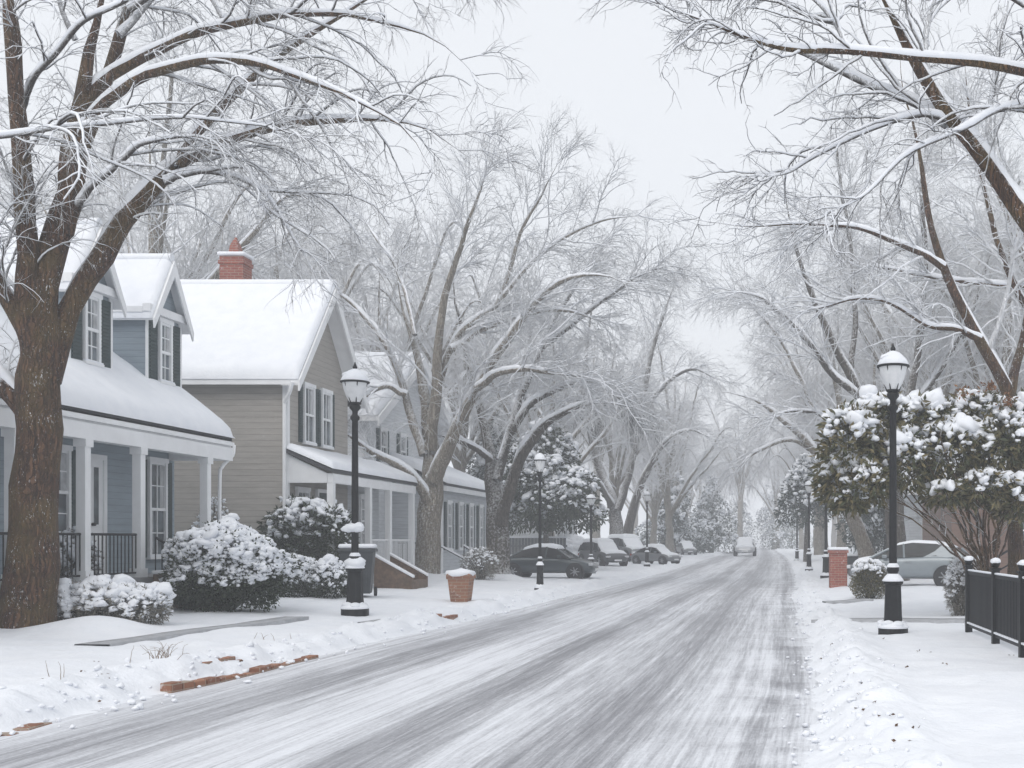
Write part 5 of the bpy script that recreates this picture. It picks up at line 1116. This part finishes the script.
    if kind == 'hatch':
        qp = MB()
        for s in (-1, 1):
            vs_ = []
            for (fx, fz) in ((-.47, .97), (-.14, .95), (-.24, 1.16), (-.30, 1.375), (-.385, 1.24)):
                kk = max(0, (fz - .98) / .45); y_ = W / 2 * (.885 - .17 * kk); vs_.append(qp.bm.verts.new((fx * L, s * y_, fz)))
            f_ = qp.bm.faces.new(vs_); ex = bmesh.ops.extrude_face_region(qp.bm, geom=[f_]); bmesh.ops.translate(qp.bm, verts=[g_ for g_ in ex['geom'] if isinstance(g_, bmesh.types.BMVert)], vec=(0, -s * .03, 0))
        qp.build('quarter_panel', col, c)
    for s in (-1, 1):
        MB().box(.455 * L, .487 * L, s * W * .36 - .16, s * W * .36 + .16, .58, .70, .02).build('headlight', M['chrome'], c, True)
        MB().box(-.492 * L, -.455 * L, s * W * .37 - .13, s * W * .37 + .13, .68, .84, .02).build('tail_light', M['red_lens'], c, True)
        MB().box(.14 * L, .18 * L, s * (W / 2 + .02) - .08, s * (W / 2 + .02) + .08, .93, 1.04, .02).build('mirror', col, c, True)
        MB().box(-.05 * L, .0 * L, s * (W / 2 + .005) - .008, s * (W / 2 + .005) + .008, .8, .825).build('door_handle', M['rim'], c)
    MB().box(.49 * L, .503 * L, -.26, .26, .36, .46).build('number_plate', M['white'], c)
    # snow on roof, hood, boot: thick soft shells
    th = roof_th
    def shell_snow(x0, x1, ztop, half, th):
        u = np.linspace(x0, x1, 22); v = np.linspace(-half, half, 14); U, Vv = np.meshgrid(u, v, indexing='ij'); Z = ztop(U) - .04 * (np.abs(Vv) / half) ** 3
        e = np.minimum(np.minimum(U - x0, x1 - U) / .18, (half - np.abs(Vv)) / .16); pr = np.sqrt(np.clip(1 - (1 - np.clip(e, 0, 1)) ** 2, 0, 1))
        P = np.stack([U, Vv, Z + .005 + th * pr * (1 + .15 * vnoise(np.stack([U, Vv, U * 0], -1), .4, 5))], -1); idx = np.arange(U.size).reshape(U.shape); n_ = U.size
        Bm = np.stack([U, Vv, Z - .05], -1); q = np.stack([idx[:-1, :-1], idx[1:, :-1], idx[1:, 1:], idx[:-1, 1:]], -1).reshape(-1, 4)
        ringi = np.concatenate([idx[:, 0], idx[-1, 1:], idx[-2::-1, -1], idx[0, -2:0:-1]]); r2 = np.roll(ringi, -1); side = np.stack([ringi, r2, r2 + n_, ringi + n_], -1)
        return np.concatenate([P.reshape(-1, 3), Bm.reshape(-1, 3)]), np.concatenate([q, side[:, ::-1]])
    pr = [shell_snow(rx[1] + .02, rx[-2] + .05, lambda U: np.interp(U, rx, rz) + .01, W * .345, th)]
    if snow_hood: pr.append(shell_snow(rx[-1] - .1, .44 * L, lambda U: np.interp(U, xr_, belt) + .03, W * .40, .07))
    if kind == 'sedan': pr.append(shell_snow(-.47 * L, rx[0] + .1, lambda U: np.interp(U, xr_, belt) + .03, W * .40, .07))
    if snow_all:
        pr.append(shell_snow(rx[-2] - .02, rx[-1] + .15, lambda U: np.interp(U, rx, rz) + .02, W * .36, .06)); pr.append(shell_snow(rx[0] - .1, rx[1] + .05, lambda U: np.interp(U, rx, rz) + .02, W * .36, .06))
    V, Fq = merge(pr); np_obj('snow_cover', V, Fq, M['snow_soft'], c)
    return c
def place(o, x, foot, rz, Y=None):
    g = gpt(x, foot) if Y is None else np.array([(x - VX) * Y / F, Y, float(gz((x - VX) * Y / F, Y))]); o.location = (g[0], g[1], g[2] - .02); o.rotation_euler = (0, 0, rz); return o
c1 = place(make_car('dark slate sedan parked crosswise in a drive behind the slim lamp', 'sedan', paint('slate_paint', (.035, .05, .058)), snow_hood=False), 549, 582, R(-4), 43); c1.scale = (.9,) * 3
c2 = place(make_car('grey-blue hatchback parked behind the right lamp and clipped bush', 'hatch', paint('blue_grey_paint', (.21, .24, .26)), snow_hood=True, roof_th=.03), 910, 585, R(160), 34.5); c2.scale = (.95,) * 3
wp = paint('white_paint', (.5, .51, .53)); gp = paint('grey_paint', (.16, .17, .18))
c3 = place(make_car('snow-capped dark car just beyond the sedan and round snowy bush', 'suv', paint('charcoal_paint', (.05, .055, .06)), full=False, snow_all=1, roof_th=.2), 603, 569, R(-56), 59); c3.scale = (.8,) * 3
c4 = place(make_car('second snow-capped car, tucked behind the first beyond the sedan', 'suv', gp, full=False, snow_all=1, roof_th=.22), 628, 562, R(-56), 68); c4.scale = (.9,) * 3
SGc = 'snow-capped cars parked along the far left kerb'
c5 = place(make_car('snow-covered car parked right behind the small lamp post', 'sedan', gp, full=False, snow_all=1, roof_th=.2), 656, 564, R(-35)); c5.scale = (.72,) * 3; KIDS[c5.name] = list(c5.children)
c6 = copy_thing(c5, label='snow-covered car between the small lamp post car and the farthest one'); place(c6, 686, 0, R(-72), 92)
c7 = copy_thing(c4, label='farthest snow-covered car on the left before the hazy evergreens'); place(c7, 700, 0, R(-72), 110)
c8 = place(make_car('pale snowy car driving on the road far away in the haze', 'sedan', wp, full=False, snow_all=1), 745, 0, R(-90), 90); c8.location.z = .36
for c_ in (c5, c6, c7): c_['group'] = SGc

# ================================================================== SMALL DEBRIS
def weed(label, x, y, h, n, seed):
    g = gpt(x, y); g[2] = ground_at(g[0], g[1]); rg = np.random.default_rng(seed); st = np.tile(g, (n, 1)) + rg.normal(size=(n, 3)) * np.array([.1, .1, 0]); K = 6; X = [st]; d = rg.normal(size=(n, 3)) * .45; d[:, 2] = 1
    for k in range(1, K): d = d + rg.normal(size=(n, 3)) * .12; d[:, 2] -= .06 * k; X.append(X[-1] + d / np.linalg.norm(d, axis=1, keepdims=True) * (h * rg.uniform(.5, 1, n) / K)[:, None])
    V, Fq = tubes(np.stack(X, 1), np.broadcast_to(np.linspace(.004, .0015, K), (n, K)).copy(), 3); o = np_obj('dry_weed', V, Fq, M['dry']); tag(o, label, 'weed')
weed('spiky tuft of dry weeds poking from the left lawn snow', 162, 668, .42, 26, 1)
weed('lone bent dry stalk in the snow left of the weed tuft', 62, 690, .3, 3, 2)
weed('small dry sprig in the snow between round bush and road', 268, 640, .2, 5, 3)
rg = np.random.default_rng(77); pts = []
for x, y in [(105, 663), (102, 682), (110, 683), (100, 704), (885, 640), (918, 652), (930, 652), (945, 663), (905, 668), (1010, 655), (866, 700), (820, 662), (850, 690), (846, 672), (833, 648), (842, 661), (856, 712), (838, 668), (841, 674), (852, 684), (862, 694), (864, 708), (872, 716), (886, 733), (884, 726), (905, 749), (910, 745), (898, 738), (858, 722)] + [(rg.uniform(0, 340), rg.uniform(655, 735)) for _ in range(10)]:
    p = gpt(x, y); q = np.array([p[0], p[1], ground_at(p[0], p[1]) + .008]); pts.append(q)
pts = np.repeat(np.array(pts), 2, 0) + rg.normal(size=(len(pts) * 2, 3)) * np.array([.03, .05, .002])
o = leaves('fallen_leaves', pts, np.stack([rg.normal(size=len(pts)), rg.normal(size=len(pts)), np.full(len(pts), .25)], 1), .04, .025, leaf_mat('brown_leaf', (.06, .035, .02), (.14, .08, .045))); tag(o, kind='stuff')
# snow crumbs thrown up along the kerbs
pts, sz = [], []
for i in range(650):
    Yc = rg.uniform(7, 34) if rg.random() < .7 else rg.uniform(7, 16); s = rg.random() < .5
    Xc = (XL(Yc) - rg.normal() * .3 - .05) if s else (XR(Yc) + rg.normal() * .28 + .15); b = rg.uniform(.008, .03) * (1 if rg.random() < .9 else 1.5)
    pts.append((Xc, Yc, max(ground_at(Xc, Yc), .0) + b * .4)); sz.append((b * rg.uniform(.8, 1.4), b * rg.uniform(.8, 1.4), b * .8))
o = blobs('snow_crumbs', pts, sz, M['snow_soft'], None, .5, 1); tag(o, kind='stuff')

# ================================================================== HAZE
m = bpy.data.materials.new('haze'); m.use_nodes = True; t = m.node_tree; t.nodes.clear(); oo = t.nodes.new('ShaderNodeOutputMaterial'); pv = t.nodes.new('ShaderNodeVolumePrincipled')
pv.inputs['Color'].default_value = (.95, .965, .99, 1); pv.inputs['Density'].default_value = .0034; pv.inputs['Anisotropy'].default_value = .2; t.links.new(pv.outputs[0], oo.inputs['Volume'])
hz = MB().box(-200, 200, -45, 405, -1.2, 25).build('haze', m); hz['kind'] = 'stuff'
